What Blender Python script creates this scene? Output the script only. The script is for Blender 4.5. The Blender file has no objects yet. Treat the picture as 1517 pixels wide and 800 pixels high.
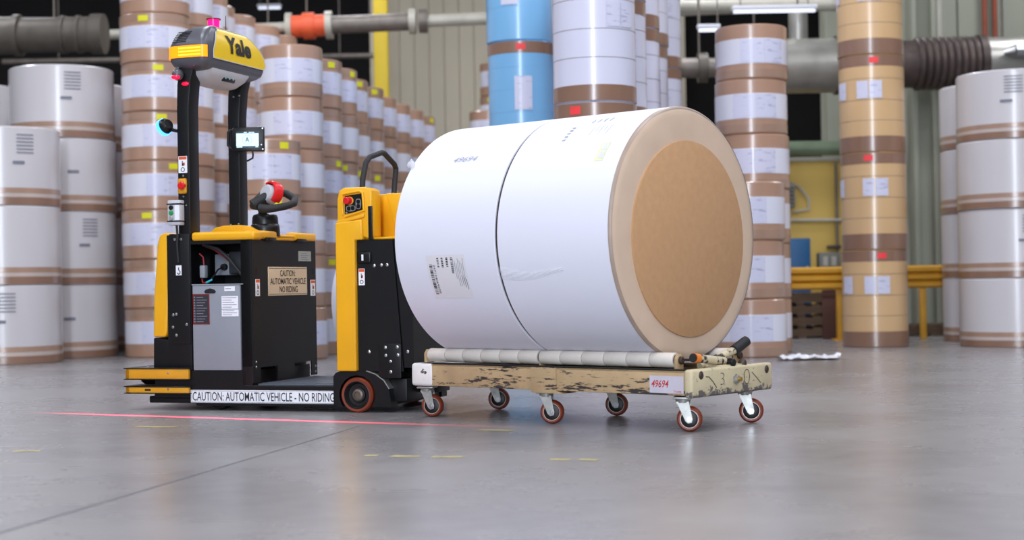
import bpy, bmesh, math, random
from mathutils import Vector, Matrix

random.seed(7)
SC = bpy.context.scene
COL = SC.collection
R_ = math.radians

# ------------------------------------------------------------------ camera
F_PX = 2300.0
pitch = math.atan(20 / 2300.0)
roll = R_(1.0)
cam_d = bpy.data.cameras.new('camera')
cam = bpy.data.objects.new('camera', cam_d)
COL.objects.link(cam)
fwd = Vector((0, math.cos(pitch), math.sin(pitch)))
up0 = Vector((0, -math.sin(pitch), math.cos(pitch)))
rt0 = Vector((1, 0, 0))
rt = rt0 * math.cos(roll) - up0 * math.sin(roll)
up = rt0 * math.sin(roll) + up0 * math.cos(roll)
cam.matrix_world = Matrix(((rt.x, up.x, -fwd.x, 0), (rt.y, up.y, -fwd.y, 0), (rt.z, up.z, -fwd.z, 0.72), (0, 0, 0, 1)))
cam_d.sensor_width = 36.0
cam_d.lens = 36.0 * F_PX / 1517.0
cam_d.clip_start = 0.1
cam_d.clip_end = 200
cam_d.dof.use_dof = True
cam_d.dof.focus_distance = 8.4
cam_d.dof.aperture_fstop = 1.8
SC.camera = cam

# ------------------------------------------------------------------ world, lamps, exposure
SC.view_settings.view_transform = 'Standard'
SC.view_settings.look = 'None'
SC.view_settings.gamma = 1.0
SC.view_settings.exposure = -0.12
w = bpy.data.worlds.new('world')
SC.world = w
w.use_nodes = True
w.node_tree.nodes['Background'].inputs[0].default_value = (0.80, 0.86, 1.0, 1)
w.node_tree.nodes['Background'].inputs[1].default_value = 0.75


def area(name, loc, sx, sy, power, color=(0.90, 0.925, 1.0)):
    l = bpy.data.lights.new(name, 'AREA')
    l.shape = 'RECTANGLE'
    l.size = sx
    l.size_y = sy
    l.energy = power
    l.color = color
    o = bpy.data.objects.new(name, l)
    o.location = loc
    COL.objects.link(o)
    return o


LAMP, STREAK = 172, 1650
for ly in (-3.0, 2.5, 8.0, 13.5, 19.0, 24.5):
    for lx in (-8.0, -2.6, 2.6, 8.0):
        area('hall_lamp', (lx, ly, 7.6), 0.7, 2.2, LAMP if ly < 20 else LAMP * 0.6)
# tall light added behind the camera to put streaks on the rolls
sl_ = area('streak_light', (-1.5, -8.0, 4.0), 1.8, 7.8, STREAK, (0.80, 0.88, 1.0))
sl_.rotation_euler = (R_(90), 0, 0)

# ------------------------------------------------------------------ helpers


def lin(c):
    return tuple(((v / 255.0) / 12.92 if v / 255.0 <= 0.04045 else ((v / 255.0 + 0.055) / 1.055) ** 2.4) for v in c)


MATS = {}


def mat(name, rgb, rough=0.5, metal=0.0, var=0.08, scale=6.0, bump=0.0, bscale=40.0, coat=0.0, stretch=(1, 1, 1), emit=0.0, spec=0.5):
    m = bpy.data.materials.new(name)
    m.use_nodes = True
    nt = m.node_tree
    p = nt.nodes['Principled BSDF']
    c = lin(rgb)
    p.inputs['Roughness'].default_value = rough
    p.inputs['Metallic'].default_value = metal
    p.inputs['Coat Weight'].default_value = coat
    p.inputs['Coat Roughness'].default_value = 0.2
    p.inputs['Specular IOR Level'].default_value = spec
    tc = nt.nodes.new('ShaderNodeTexCoord')
    mp = nt.nodes.new('ShaderNodeMapping')
    mp.inputs['Scale'].default_value = stretch
    nt.links.new(tc.outputs['Object'], mp.inputs['Vector'])
    if var > 0:
        n = nt.nodes.new('ShaderNodeTexNoise')
        n.inputs['Scale'].default_value = scale
        n.inputs['Detail'].default_value = 5
        nt.links.new(mp.outputs[0], n.inputs['Vector'])
        r = nt.nodes.new('ShaderNodeValToRGB')
        r.color_ramp.elements[0].position = 0.3
        r.color_ramp.elements[1].position = 0.7
        r.color_ramp.elements[0].color = tuple(v * (1 - var) for v in c) + (1,)
        r.color_ramp.elements[1].color = tuple(min(1, v * (1 + var)) for v in c) + (1,)
        nt.links.new(n.outputs['Fac'], r.inputs[0])
        nt.links.new(r.outputs[0], p.inputs['Base Color'])
    else:
        p.inputs['Base Color'].default_value = c + (1,)
    if bump > 0:
        n2 = nt.nodes.new('ShaderNodeTexNoise')
        n2.inputs['Scale'].default_value = bscale
        n2.inputs['Detail'].default_value = 3
        nt.links.new(mp.outputs[0], n2.inputs['Vector'])
        b = nt.nodes.new('ShaderNodeBump')
        b.inputs['Strength'].default_value = bump
        b.inputs['Distance'].default_value = 0.01
        nt.links.new(n2.outputs['Fac'], b.inputs['Height'])
        nt.links.new(b.outputs[0], p.inputs['Normal'])
    if emit > 0:
        p.inputs['Emission Color'].default_value = c + (1,)
        p.inputs['Emission Strength'].default_value = emit
    MATS[name] = m
    return m


class MB:
    """collects shapes into one mesh"""

    def __init__(self):
        self.bm = bmesh.new()
        self.M = Matrix.Identity(4)

    def _merge(self, t):
        t.transform(self.M)
        me = bpy.data.meshes.new('tmp')
        t.to_mesh(me)
        t.free()
        self.bm.from_mesh(me)
        bpy.data.meshes.remove(me)
        return self

    def box(self, x0, x1, y0, y1, z0, z1, bev=0.0, seg=2, M=None):
        t = bmesh.new()
        bmesh.ops.create_cube(t, size=1.0)
        for v in t.verts:
            v.co = Vector(((x0 + x1) / 2 + v.co.x * (x1 - x0), (y0 + y1) / 2 + v.co.y * (y1 - y0), (z0 + z1) / 2 + v.co.z * (z1 - z0)))
        if bev > 0:
            bmesh.ops.bevel(t, geom=t.edges[:], offset=bev, segments=seg, affect='EDGES', profile=0.5)
        if M is not None:
            t.transform(M)
        return self._merge(t)

    def prism(self, pts, axis, d0, d1, bev=0.0, seg=2):
        """polygon pts: axis 'y' -> (x,z) ; 'x' -> (y,z) ; 'z' -> (x,y)"""
        t = bmesh.new()

        def mk(a, b, d):
            return {'y': (a, d, b), 'x': (d, a, b), 'z': (a, b, d)}[axis]
        A = [t.verts.new(mk(a, b, d0)) for a, b in pts]
        B = [t.verts.new(mk(a, b, d1)) for a, b in pts]
        n = len(pts)
        t.faces.new(A)
        t.faces.new(B[::-1])
        for i in range(n):
            t.faces.new((A[i], B[i], B[(i + 1) % n], A[(i + 1) % n]))
        bmesh.ops.recalc_face_normals(t, faces=t.faces[:])
        if bev > 0:
            bmesh.ops.bevel(t, geom=t.edges[:], offset=bev, segments=seg, affect='EDGES', profile=0.5)
        return self._merge(t)

    def lathe(self, prof, p0, axis, n=32, closed=True):
        """prof [(r,h)], h along axis from p0"""
        t = bmesh.new()
        p0 = Vector(p0)
        ax = Vector(axis).normalized()
        q = Vector((0, 0, 1)).rotation_difference(ax)
        rings = []
        for r, h in prof:
            if r < 1e-6:
                rings.append([t.verts.new(p0 + ax * h)])
            else:
                rings.append([t.verts.new(p0 + q @ Vector((r * math.cos(2 * math.pi * k / n), r * math.sin(2 * math.pi * k / n), h))) for k in range(n)])
        for a, b in zip(rings[:-1], rings[1:]):
            for k in range(n):
                k2 = (k + 1) % n
                if len(a) == 1 and len(b) == 1:
                    continue
                if len(a) == 1:
                    t.faces.new((a[0], b[k], b[k2]))
                elif len(b) == 1:
                    t.faces.new((a[k], b[0], a[k2]))
                else:
                    t.faces.new((a[k], b[k], b[k2], a[k2]))
        bmesh.ops.recalc_face_normals(t, faces=t.faces[:])
        return self._merge(t)

    def cyl(self, p0, p1, r0, r1=None, n=20):
        r1 = r0 if r1 is None else r1
        p0 = Vector(p0)
        p1 = Vector(p1)
        L = (p1 - p0).length
        return self.lathe([(0, 0), (r0, 0), (r1, L), (0, L)], p0, p1 - p0, n)

    def tube(self, path, r, n=10):
        t = bmesh.new()
        P = [Vector(p) for p in path]
        rings = []
        ref = None
        for i, p in enumerate(P):
            d = ((P[i + 1] - p) if i + 1 < len(P) else Vector((0, 0, 0)))
            e = ((p - P[i - 1]) if i > 0 else Vector((0, 0, 0)))
            tan = (d.normalized() + e.normalized()).normalized()
            if ref is None:
                ref = tan.orthogonal().normalized()
            ref = (ref - tan * ref.dot(tan)).normalized()
            bn = tan.cross(ref)
            rr = r[i] if isinstance(r, (list, tuple)) else r
            rings.append([t.verts.new(p + (ref * math.cos(2 * math.pi * k / n) + bn * math.sin(2 * math.pi * k / n)) * rr) for k in range(n)])
        for a, b in zip(rings[:-1], rings[1:]):
            for k in range(n):
                t.faces.new((a[k], a[(k + 1) % n], b[(k + 1) % n], b[k]))
        t.faces.new(rings[0][::-1])
        t.faces.new(rings[-1])
        bmesh.ops.recalc_face_normals(t, faces=t.faces[:])
        return self._merge(t)

    def ball(self, c, r, n=16, M=None):
        t = bmesh.new()
        bmesh.ops.create_uvsphere(t, u_segments=n, v_segments=max(8, n // 2), radius=1.0)
        rr = r if isinstance(r, (list, tuple)) else (r, r, r)
        for v in t.verts:
            v.co = Vector((c[0] + v.co.x * rr[0], c[1] + v.co.y * rr[1], c[2] + v.co.z * rr[2]))
        return self._merge(t)

    def loft(self, rings, cap=True):
        t = bmesh.new()
        V = [[t.verts.new(p) for p in r] for r in rings]
        n = len(V[0])
        for a, b in zip(V[:-1], V[1:]):
            for k in range(n):
                t.faces.new((a[k], a[(k + 1) % n], b[(k + 1) % n], b[k]))
        if cap:
            t.faces.new(V[0][::-1])
            t.faces.new(V[-1])
        bmesh.ops.recalc_face_normals(t, faces=t.faces[:])
        return self._merge(t)

    def cpatch(self, u0, u1, a0, a1, R, v0, z0, n=8):
        """thin patch on a cylinder whose axis is x (u); angles in degrees up from the near (-y) side"""
        t = bmesh.new()
        rows = []
        for i in range(n + 1):
            a = R_(a0 + (a1 - a0) * i / n)
            rows.append([t.verts.new((u, v0 - R * math.cos(a), z0 + R * math.sin(a))) for u in (u0, u1)])
        for a, b in zip(rows[:-1], rows[1:]):
            t.faces.new((a[0], a[1], b[1], b[0]))
        return self._merge(t)

    def vpatch(self, R, a0, a1, z0, z1, n=6):
        """patch on an upright cylinder at the origin; angle 0 faces -y, in degrees towards +x"""
        t = bmesh.new()
        rows = []
        for i in range(n + 1):
            a = R_(a0 + (a1 - a0) * i / n)
            rows.append([t.verts.new((R * math.sin(a), -R * math.cos(a), z)) for z in (z0, z1)])
        for a, b in zip(rows[:-1], rows[1:]):
            t.faces.new((a[0], b[0], b[1], a[1]))
        return self._merge(t)

    def mesh(self, name, m, sharp=38):
        me = bpy.data.meshes.new(name)
        for f in self.bm.faces:
            f.smooth = True
        self.bm.to_mesh(me)
        self.bm.free()
        me.set_sharp_from_angle(angle=R_(sharp))
        if m is not None:
            me.materials.append(m)
        return me

    def build(self, name, m, parent=None, sharp=38):
        o = bpy.data.objects.new(name, self.mesh(name, m, sharp))
        COL.objects.link(o)
        if parent is not None:
            o.parent = parent
        if name in ('print_lines', 'barcode', 'vent_slits', 'stamp_marks', 'sensor_lenses', 'border', 'button_frames', 'screen_icons', 'screen_bar', 'pictogram', 'print_block', 'film_tuft', 'slot'):
            o['kind'] = 'stuff'     # tiny marks, too small to pick apart
        return o


def tag(o, label=None, cat=None, group=None, kind=None):
    if label:
        o['label'] = label
    if cat:
        o['category'] = cat
    if group:
        o['group'] = group
    if kind:
        o['kind'] = kind
    return o


def thing(name, label, cat, loc=(0, 0, 0), rz=0.0, group=None):
    o = bpy.data.objects.new(name, None)
    o.empty_display_size = 0.1
    COL.objects.link(o)
    o.location = loc
    o.rotation_euler = (0, 0, rz)
    return tag(o, label, cat, group)


def struct(name, mb, m, sharp=38):
    return tag(mb.build(name, m, None, sharp), kind='structure')


def text_bm(s, w_, h_, bold=0.0, italic=0.0, slim=False):
    """flat lettering as a bmesh filling 0..w_ x 0..h_ in x,y"""
    cu = bpy.data.curves.new('txt', 'FONT')
    cu.body = s
    cu.offset = bold
    cu.shear = italic
    cu.resolution_u = 3
    o = bpy.data.objects.new('txt', cu)
    COL.objects.link(o)
    bpy.context.view_layer.update()
    dg = bpy.context.evaluated_depsgraph_get()
    me = bpy.data.meshes.new_from_object(o.evaluated_get(dg))
    t = bmesh.new()
    t.from_mesh(me)
    bpy.data.meshes.remove(me)
    bpy.data.objects.remove(o)
    bpy.data.curves.remove(cu)
    xs = [v.co.x for v in t.verts]
    ys = [v.co.y for v in t.verts]
    x0, x1, y0, y1 = min(xs), max(xs), min(ys), max(ys)
    for v in t.verts:
        v.co = Vector(((v.co.x - x0) / (x1 - x0) * w_, (v.co.y - y0) / (y1 - y0) * h_, 0))
    return t


def add_text(mb, s, fn, w_, h_, bold=0.0, italic=0.0):
    """fn maps (x,y) on the text plane to a 3D point"""
    t = text_bm(s, w_, h_, bold, italic)
    for k in range(1, 8):
        g = t.verts[:] + t.edges[:] + t.faces[:]
        bmesh.ops.bisect_plane(t, geom=g, plane_co=(0, h_ * k / 8, 0), plane_no=(0, 1, 0))
    for v in t.verts:
        v.co = Vector(fn(v.co.x, v.co.y))
    mb._merge(t)


# ------------------------------------------------------------------ materials
M_black = mat('black_powder_coat', (17, 17, 19), 0.42, 0, 0.12, 12, 0.05, 220, spec=0.35)
M_black2 = mat('black_plastic', (16, 16, 18), 0.35, 0, 0.1, 8, spec=0.4)
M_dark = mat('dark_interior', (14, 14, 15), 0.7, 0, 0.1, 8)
M_rubber = mat('black_rubber', (30, 30, 32), 0.65, 0, 0.12, 10, 0.15, 90)
M_mat = mat('grey_ribbed_rubber', (84, 90, 100), 0.55, 0, 0.12, 14, 0.2, 60)
M_yel = mat('yellow_plastic', (236, 172, 20), 0.38, 0, 0.04, 4, 0.0)
M_yelp = mat('yellow_painted_steel', (216, 154, 28), 0.45, 0, 0.07, 7)
M_batt = mat('grey_battery_case', (138, 143, 152), 0.5, 0, 0.05, 5)
M_steel = mat('bright_steel', (190, 192, 196), 0.28, 1.0, 0.08, 20)
M_zinc = mat('zinc_plate', (172, 172, 168), 0.42, 0.75, 0.18, 30)
M_head = mat('graphite_plastic', (92, 92, 99), 0.36, 0.2, 0.04, 6)
M_pod = mat('pale_grey_plastic', (190, 190, 196), 0.45, 0, 0.04, 6)
M_tyre = mat('orange_polyurethane', (124, 50, 26), 0.45, 0, 0.15, 12)
M_white = mat('white_label', (236, 237, 243), 0.5, 0, 0.02, 8)
M_ink = mat('black_ink', (24, 24, 28), 0.6, 0, 0, 1)
M_greyink = mat('grey_ink', (120, 122, 135), 0.6, 0, 0, 1)
M_redink = mat('red_ink', (190, 46, 34), 0.6, 0, 0.1, 30)
M_orangelab = mat('orange_label', (226, 88, 40), 0.5, 0, 0.02, 8)
M_beigelab = mat('beige_label', (214, 194, 166), 0.5, 0, 0.03, 8)
M_red = mat('red_plastic', (214, 26, 34), 0.35, 0, 0.03, 8)
M_green = mat('green_lens', (30, 150, 76), 0.3, 0, 0, 8)
M_silver = mat('silver_label', (176, 178, 172), 0.4, 0.4, 0.05, 30)
M_ledamber = mat('amber_lamp', (255, 132, 6), 0.3, 0, 0.0, 1, emit=1.7)
M_ledred = mat('red_lamp', (255, 10, 50), 0.3, 0, 0, 1, emit=2.5)
M_ledpink = mat('beacon_lamp', (255, 16, 110), 0.25, 0, 0, 1, emit=1.8)
M_ledblue = mat('blue_lamp', (60, 150, 255), 0.3, 0, 0, 1, emit=4.0)
M_screen = mat('screen', (205, 240, 248), 0.2, 0, 0, 1, emit=1.5)
M_screen.node_tree.nodes['Principled BSDF'].inputs['Base Color'].default_value = (0.02, 0.02, 0.02, 1)
M_screen2 = mat('screen_bar', (18, 50, 70), 0.2, 0, 0, 1, emit=0.3)
M_wirered = mat('red_cable', (140, 22, 34), 0.45, 0, 0, 1)
M_wirecyan = mat('cyan_cable', (40, 170, 190), 0.45, 0, 0, 1)
M_roll = mat('white_roll_film', (224, 224, 236), 0.46, 0, 0.012, 3, 0.05, 7, coat=0.0, stretch=(0.3, 1, 1))
M_rollgap = mat('roll_edge_film', (212, 186, 162), 0.3, 0, 0.06, 5, 0.04, 20, coat=0.4)
M_card = mat('kraft_disc', (188, 145, 104), 0.75, 0, 0.05, 26, 0.05, 160)
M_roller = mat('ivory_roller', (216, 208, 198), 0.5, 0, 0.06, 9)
M_rollerend = mat('brown_bolt', (74, 60, 52), 0.5, 0.4, 0.2, 30)
M_bronze = mat('dark_wheel_core', (34, 32, 33), 0.45, 0.3, 0.1, 12)
M_brass = mat('brass_bolt', (196, 160, 80), 0.35, 0.9, 0.1, 20)
M_orange = mat('orange_grip', (232, 128, 40), 0.5, 0, 0.05, 10)


def chipped(name, paint, metal, thr, scale, stretch, low=None):
    """old paint with bare dark patches"""
    m = mat(name, paint, 0.55, 0, 0.1, 9)
    nt = m.node_tree
    p = nt.nodes['Principled BSDF']
    src = p.inputs['Base Color'].links[0].from_socket
    tc = [n for n in nt.nodes if n.type == 'TEX_COORD'][0]
    mp = nt.nodes.new('ShaderNodeMapping')
    mp.inputs['Scale'].default_value = stretch
    nt.links.new(tc.outputs['Object'], mp.inputs['Vector'])
    n = nt.nodes.new('ShaderNodeTexNoise')
    n.inputs['Scale'].default_value = scale
    n.inputs['Detail'].default_value = 9
    n.inputs['Roughness'].default_value = 0.72
    nt.links.new(mp.outputs[0], n.inputs['Vector'])
    fac = n.outputs['Fac']
    if low:   # more wear around a given height
        sp = nt.nodes.new('ShaderNodeSeparateXYZ')
        nt.links.new(tc.outputs['Object'], sp.inputs[0])
        mr = nt.nodes.new('ShaderNodeMapRange')
        mr.inputs['From Min'].default_value = low[0]
        mr.inputs['From Max'].default_value = low[1]
        mr.inputs['To Min'].default_value = low[2]
        mr.inputs['To Max'].default_value = 0.0
        nt.links.new(sp.outputs['Z'], mr.inputs['Value'])
        ad = nt.nodes.new('ShaderNodeMath')
        ad.operation = 'ADD'
        nt.links.new(fac, ad.inputs[0])
        nt.links.new(mr.outputs[0], ad.inputs[1])
        fac = ad.outputs[0]
    r = nt.nodes.new('ShaderNodeValToRGB')
    r.color_ramp.elements[0].position = thr
    r.color_ramp.elements[1].position = thr + 0.025
    nt.links.new(fac, r.inputs[0])
    mx = nt.nodes.new('ShaderNodeMixRGB')
    mx.inputs[2].default_value = lin(metal) + (1,)
    nt.links.new(r.outputs[0], mx.inputs[0])
    nt.links.new(src, mx.inputs[1])
    nt.links.new(mx.outputs[0], p.inputs['Base Color'])
    return m


M_cart = chipped('chipped_cream_beam', (182, 154, 116), (56, 49, 49), 0.585, 9.0, (0.6, 1.0, 3.6), (0.15, 0.29, 0.085))
M_cartend = chipped('chipped_cream_end', (200, 186, 152), (98, 92, 90), 0.62, 16.0, (1, 1.0, 1.4), (0.165, 0.23, 0.20))
M_cartlit = chipped('chipped_lit_cap', (226, 222, 220), (84, 66, 58), 0.64, 9.0, (1, 1, 1))  # white paints the lamplight falling on the cart's left end


def floor_material():
    m = mat('polished_concrete', (158, 158, 163), 0.3, 0, 0.0, 1)
    nt = m.node_tree
    p = nt.nodes['Principled BSDF']
    tc = [n for n in nt.nodes if n.type == 'TEX_COORD'][0]
    n1 = nt.nodes.new('ShaderNodeTexNoise')
    n1.inputs['Scale'].default_value = 0.6
    n1.inputs['Detail'].default_value = 8
    n1.inputs['Roughness'].default_value = 0.6
    n2 = nt.nodes.new('ShaderNodeTexNoise')
    n2.inputs['Scale'].default_value = 7
    n2.inputs['Detail'].default_value = 6
    nt.links.new(tc.outputs['Object'], n1.inputs['Vector'])
    nt.links.new(tc.outputs['Object'], n2.inputs['Vector'])
    ad = nt.nodes.new('ShaderNodeMath')
    ad.operation = 'MULTIPLY_ADD'
    ad.inputs[1].default_value = 0.4
    nt.links.new(n2.outputs['Fac'], ad.inputs[0])
    nt.links.new(n1.outputs['Fac'], ad.inputs[2])
    r = nt.nodes.new('ShaderNodeValToRGB')
    r.color_ramp.elements[0].position = 0.5
    r.color_ramp.elements[0].color = lin((128, 125, 126)) + (1,)
    r.color_ramp.elements[1].position = 0.92
    r.color_ramp.elements[1].color = lin((148, 145, 145)) + (1,)
    nt.links.new(ad.outputs[0], r.inputs[0])
    nt.links.new(r.outputs[0], p.inputs['Base Color'])
    mr = nt.nodes.new('ShaderNodeMapRange')
    mr.inputs['From Min'].default_value = 0.35
    mr.inputs['From Max'].default_value = 0.65
    mr.inputs['To Min'].default_value = 0.24
    mr.inputs['To Max'].default_value = 0.31
    nt.links.new(n1.outputs['Fac'], mr.inputs['Value'])
    nt.links.new(mr.outputs[0], p.inputs['Roughness'])
    return m


M_floor = floor_material()
M_joint = mat('dark_joint', (112, 110, 114), 0.6, 0, 0.1, 5)
M_paint = mat('worn_yellow_paint', (182, 170, 112), 0.45, 0, 0.2, 12)
M_wallbeige = mat('beige_panel', (196, 186, 164), 0.5, 0, 0.03, 1)
M_wallgreen = mat('green_grey_wall', (150, 152, 136), 0.6, 0, 0.06, 1)
M_walldark = mat('dark_wall', (44, 42, 42), 0.8, 0, 0.2, 1)
M_ceil = mat('ceiling_grey', (120, 120, 124), 0.8, 0, 0.1, 1)
M_wallside = mat('grey_side_wall', (150, 150, 152), 0.7, 0, 0.05, 1)
M_ywall = mat('yellow_ochre_wall', (214, 180, 92), 0.55, 0, 0.08, 1.2)
M_pale = mat('pale_pipe', (188, 184, 170), 0.45, 0.1, 0.08, 6)
M_greypipe = mat('grey_pipe', (120, 112, 104), 0.45, 0.3, 0.2, 8)
M_darkpipe = mat('dull_dark_pipe', (92, 86, 78), 0.5, 0.3, 0.2, 5)
M_rust = mat('rusty_dark_duct', (84, 72, 68), 0.45, 0.5, 0.3, 5)
M_duct = mat('silver_duct', (170, 168, 160), 0.36, 0.7, 0.15, 4)
M_redpipe = mat('red_brown_pipe', (150, 72, 48), 0.5, 0, 0.1, 6)
M_orangepipe = mat('orange_coupling', (240, 98, 54), 0.45, 0, 0.08, 6)
M_yelpost = mat('yellow_post_paint', (232, 200, 40), 0.45, 0, 0.05, 2)
M_rail = mat('guard_rail_yellow', (206, 150, 34), 0.5, 0, 0.1, 4)
M_bluebox = mat('blue_cabinet_paint', (34, 96, 146), 0.45, 0, 0.05, 4)
M_greybox = mat('grey_box_paint', (128, 128, 120), 0.5, 0, 0.05, 4)
M_wood = mat('dark_pallet_wood', (92, 72, 54), 0.75, 0, 0.25, 6, stretch=(1, 8, 8))
M_board = mat('brown_board', (84, 50, 38), 0.7, 0, 0.12, 5)
M_lampwhite = mat('lamp_tube', (235, 240, 255), 0.4, 0, 0, 1, emit=1.0)

film = dict(coat=0.55)
M_kraft = mat('film_over_kraft', (178, 140, 116), 0.34, 0, 0.07, 4, 0.14, 9, coat=1.0, stretch=(1, 1, 0.25))
M_kraftd = mat('brown_kraft_band', (140, 106, 86), 0.3, 0, 0.10, 5, 0.14, 11, coat=1.0, stretch=(1, 1, 0.25))
M_kraftm = mat('dull_kraft_band', (166, 134, 114), 0.3, 0, 0.10, 5, 0.14, 11, coat=1.0, stretch=(1, 1, 0.25))
M_wrap = mat('white_wrap_band', (226, 226, 238), 0.36, 0, 0.02, 5, 0.12, 9, coat=0.8, stretch=(1, 1, 0.25))
M_ivory = mat('ivory_roll_paper', (204, 200, 202), 0.38, 0, 0.03, 3, 0.05, 8, coat=0.8, stretch=(1, 1, 0.25))
M_palef = mat('pale_film_band', (196, 180, 170), 0.3, 0, 0.06, 5, 0.14, 11, coat=1.0, stretch=(1, 1, 0.25))
M_tan = mat('tan_roll_paper', (214, 176, 128), 0.36, 0, 0.04, 4, 0.12, 9, coat=1.0, stretch=(1, 1, 0.25))
M_blue = mat('blue_roll_paper', (126, 186, 230), 0.36, 0, 0.03, 4, 0.12, 9, coat=1.0, stretch=(1, 1, 0.25))
M_lav = mat('white_roll_paper', (218, 218, 236), 0.36, 0, 0.02, 4, 0.12, 9, coat=1.0, stretch=(1, 1, 0.25))
M_strap = mat('thin_strap', (110, 96, 92), 0.5, 0, 0.1, 10)
M_sy = mat('yellow_sticker', (226, 220, 30), 0.5, 0, 0.03, 10)
M_sr = mat('red_sticker', (246, 66, 70), 0.5, 0, 0.03, 10)


def print_material():
    """paper sheet with rows of small print"""
    m = mat('printed_sheet', (214, 214, 232), 0.5, 0, 0, 1, coat=0.3)
    nt = m.node_tree
    p = nt.nodes['Principled BSDF']
    tc = [n for n in nt.nodes if n.type == 'TEX_COORD'][0]
    mp = nt.nodes.new('ShaderNodeMapping')
    mp.inputs['Scale'].default_value = (9, 9, 42)
    nt.links.new(tc.outputs['Object'], mp.inputs['Vector'])
    n = nt.nodes.new('ShaderNodeTexNoise')
    n.inputs['Scale'].default_value = 1.0
    n.inputs['Detail'].default_value = 3
    nt.links.new(mp.outputs[0], n.inputs['Vector'])
    r = nt.nodes.new('ShaderNodeValToRGB')
    r.color_ramp.elements[0].position = 0.60
    r.color_ramp.elements[0].color = lin((212, 212, 232)) + (1,)
    r.color_ramp.elements[1].position = 0.68
    r.color_ramp.elements[1].color = lin((176, 176, 200)) + (1,)
    nt.links.new(n.outputs['Fac'], r.inputs[0])
    nt.links.new(r.outputs[0], p.inputs['Base Color'])
    return m


M_print = print_material()


def clear_film():
    m = bpy.data.materials.new('clear_film')
    m.use_nodes = True
    nt = m.node_tree
    out = nt.nodes['Material Output']
    p = nt.nodes['Principled BSDF']
    p.inputs['Base Color'].default_value = (0.9, 0.9, 0.95, 1)
    p.inputs['Roughness'].default_value = 0.15
    tr = nt.nodes.new('ShaderNodeBsdfTransparent')
    mx = nt.nodes.new('ShaderNodeMixShader')
    n = nt.nodes.new('ShaderNodeTexNoise')
    n.inputs['Scale'].default_value = 22
    r = nt.nodes.new('ShaderNodeMapRange')
    r.inputs['To Min'].default_value = 0.15
    r.inputs['To Max'].default_value = 0.55
    nt.links.new(n.outputs['Fac'], r.inputs['Value'])
    nt.links.new(r.outputs[0], mx.inputs[0])
    nt.links.new(tr.outputs[0], mx.inputs[1])
    nt.links.new(p.outputs[0], mx.inputs[2])
    nt.links.new(mx.outputs[0], out.inputs['Surface'])
    return m


M_film = clear_film()

# ------------------------------------------------------------------ hall
mb = MB()
mb.box(-15, 15, -8, 34, -0.2, 0)
struct('floor', mb, M_floor)
mb = MB()
mb.box(-15, 15, -8, 34, 8.2, 8.4)
struct('ceiling', mb, M_ceil)
mb = MB()
mb.box(-15.2, -15, -8, 34, 0, 8.2)
struct('wall_left', mb, M_wallside)
mb = MB()
mb.box(15, 15.2, -8, 34, 0, 8.2)
struct('wall_right', mb, M_wallside)
mb = MB()
mb.box(-15, 15, 33.8, 34, 0, 8.2)
struct('wall_far', mb, M_walldark)
# wall behind the camera, with an opening added for the streak light
mb = MB()
mb.box(-15, -2.4, -8.2, -8.0, 0, 8.2)
mb.box(-0.6, 15, -8.2, -8.0, 0, 8.2)
mb.box(-2.4, -0.6, -8.2, -8.0, 7.95, 8.2)
struct('wall_front', mb, M_wallside)
# beige clad wall: a backing sheet with one object per upright panel
mb = MB()
mb.box(-2.50, 3.2, 28.06, 28.3, 0, 8.2)
wb = struct('wall_back', mb, M_wallbeige)
pw = 0.27
pm = MB()
pm.box(0, pw - 0.012, -0.03, 0.0, 0, 8.2, 0.006, 1)
pme = pm.mesh('wall_panel', M_wallbeige)
for i in range(21):
    o = bpy.data.objects.new('wall_panel', pme)
    o.location = (-2.50 + i * pw, 28.06, 0)
    o.parent = wb
    COL.objects.link(o)
# green grey wall on the right with upright panels
mb = MB()
mb.box(4.4, 15, 21.66, 21.9, 0, 8.2)
wr = struct('wall_back_right', mb, M_wallgreen)
pm = MB()
pm.box(0, 0.60, -0.05, 0.0, 0, 8.2, 0.015, 1)
pme = pm.mesh('wall_panel', M_wallgreen)
for i in range(17):
    o = bpy.data.objects.new('wall_panel', pme)
    o.location = (4.42 + i * 0.62, 21.66, 0)
    o.parent = wr
    COL.objects.link(o)
# floor joint
mb = MB()
d = Vector((0.716, 3.213, 0)).normalized()
nrm = Vector((-d.y, d.x, 0)) * 0.006
a = Vector((-2.4, 0.82, 0))
b = Vector((-0.80, 8.0, 0))
t = bmesh.new()
t.faces.new([t.verts.new(p) for p in (a - nrm, a + nrm, b + nrm, b - nrm)])
for v in t.verts:
    v.co.z = 0.0015
mb._merge(t)
struct('trim_1', mb, M_joint)

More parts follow.
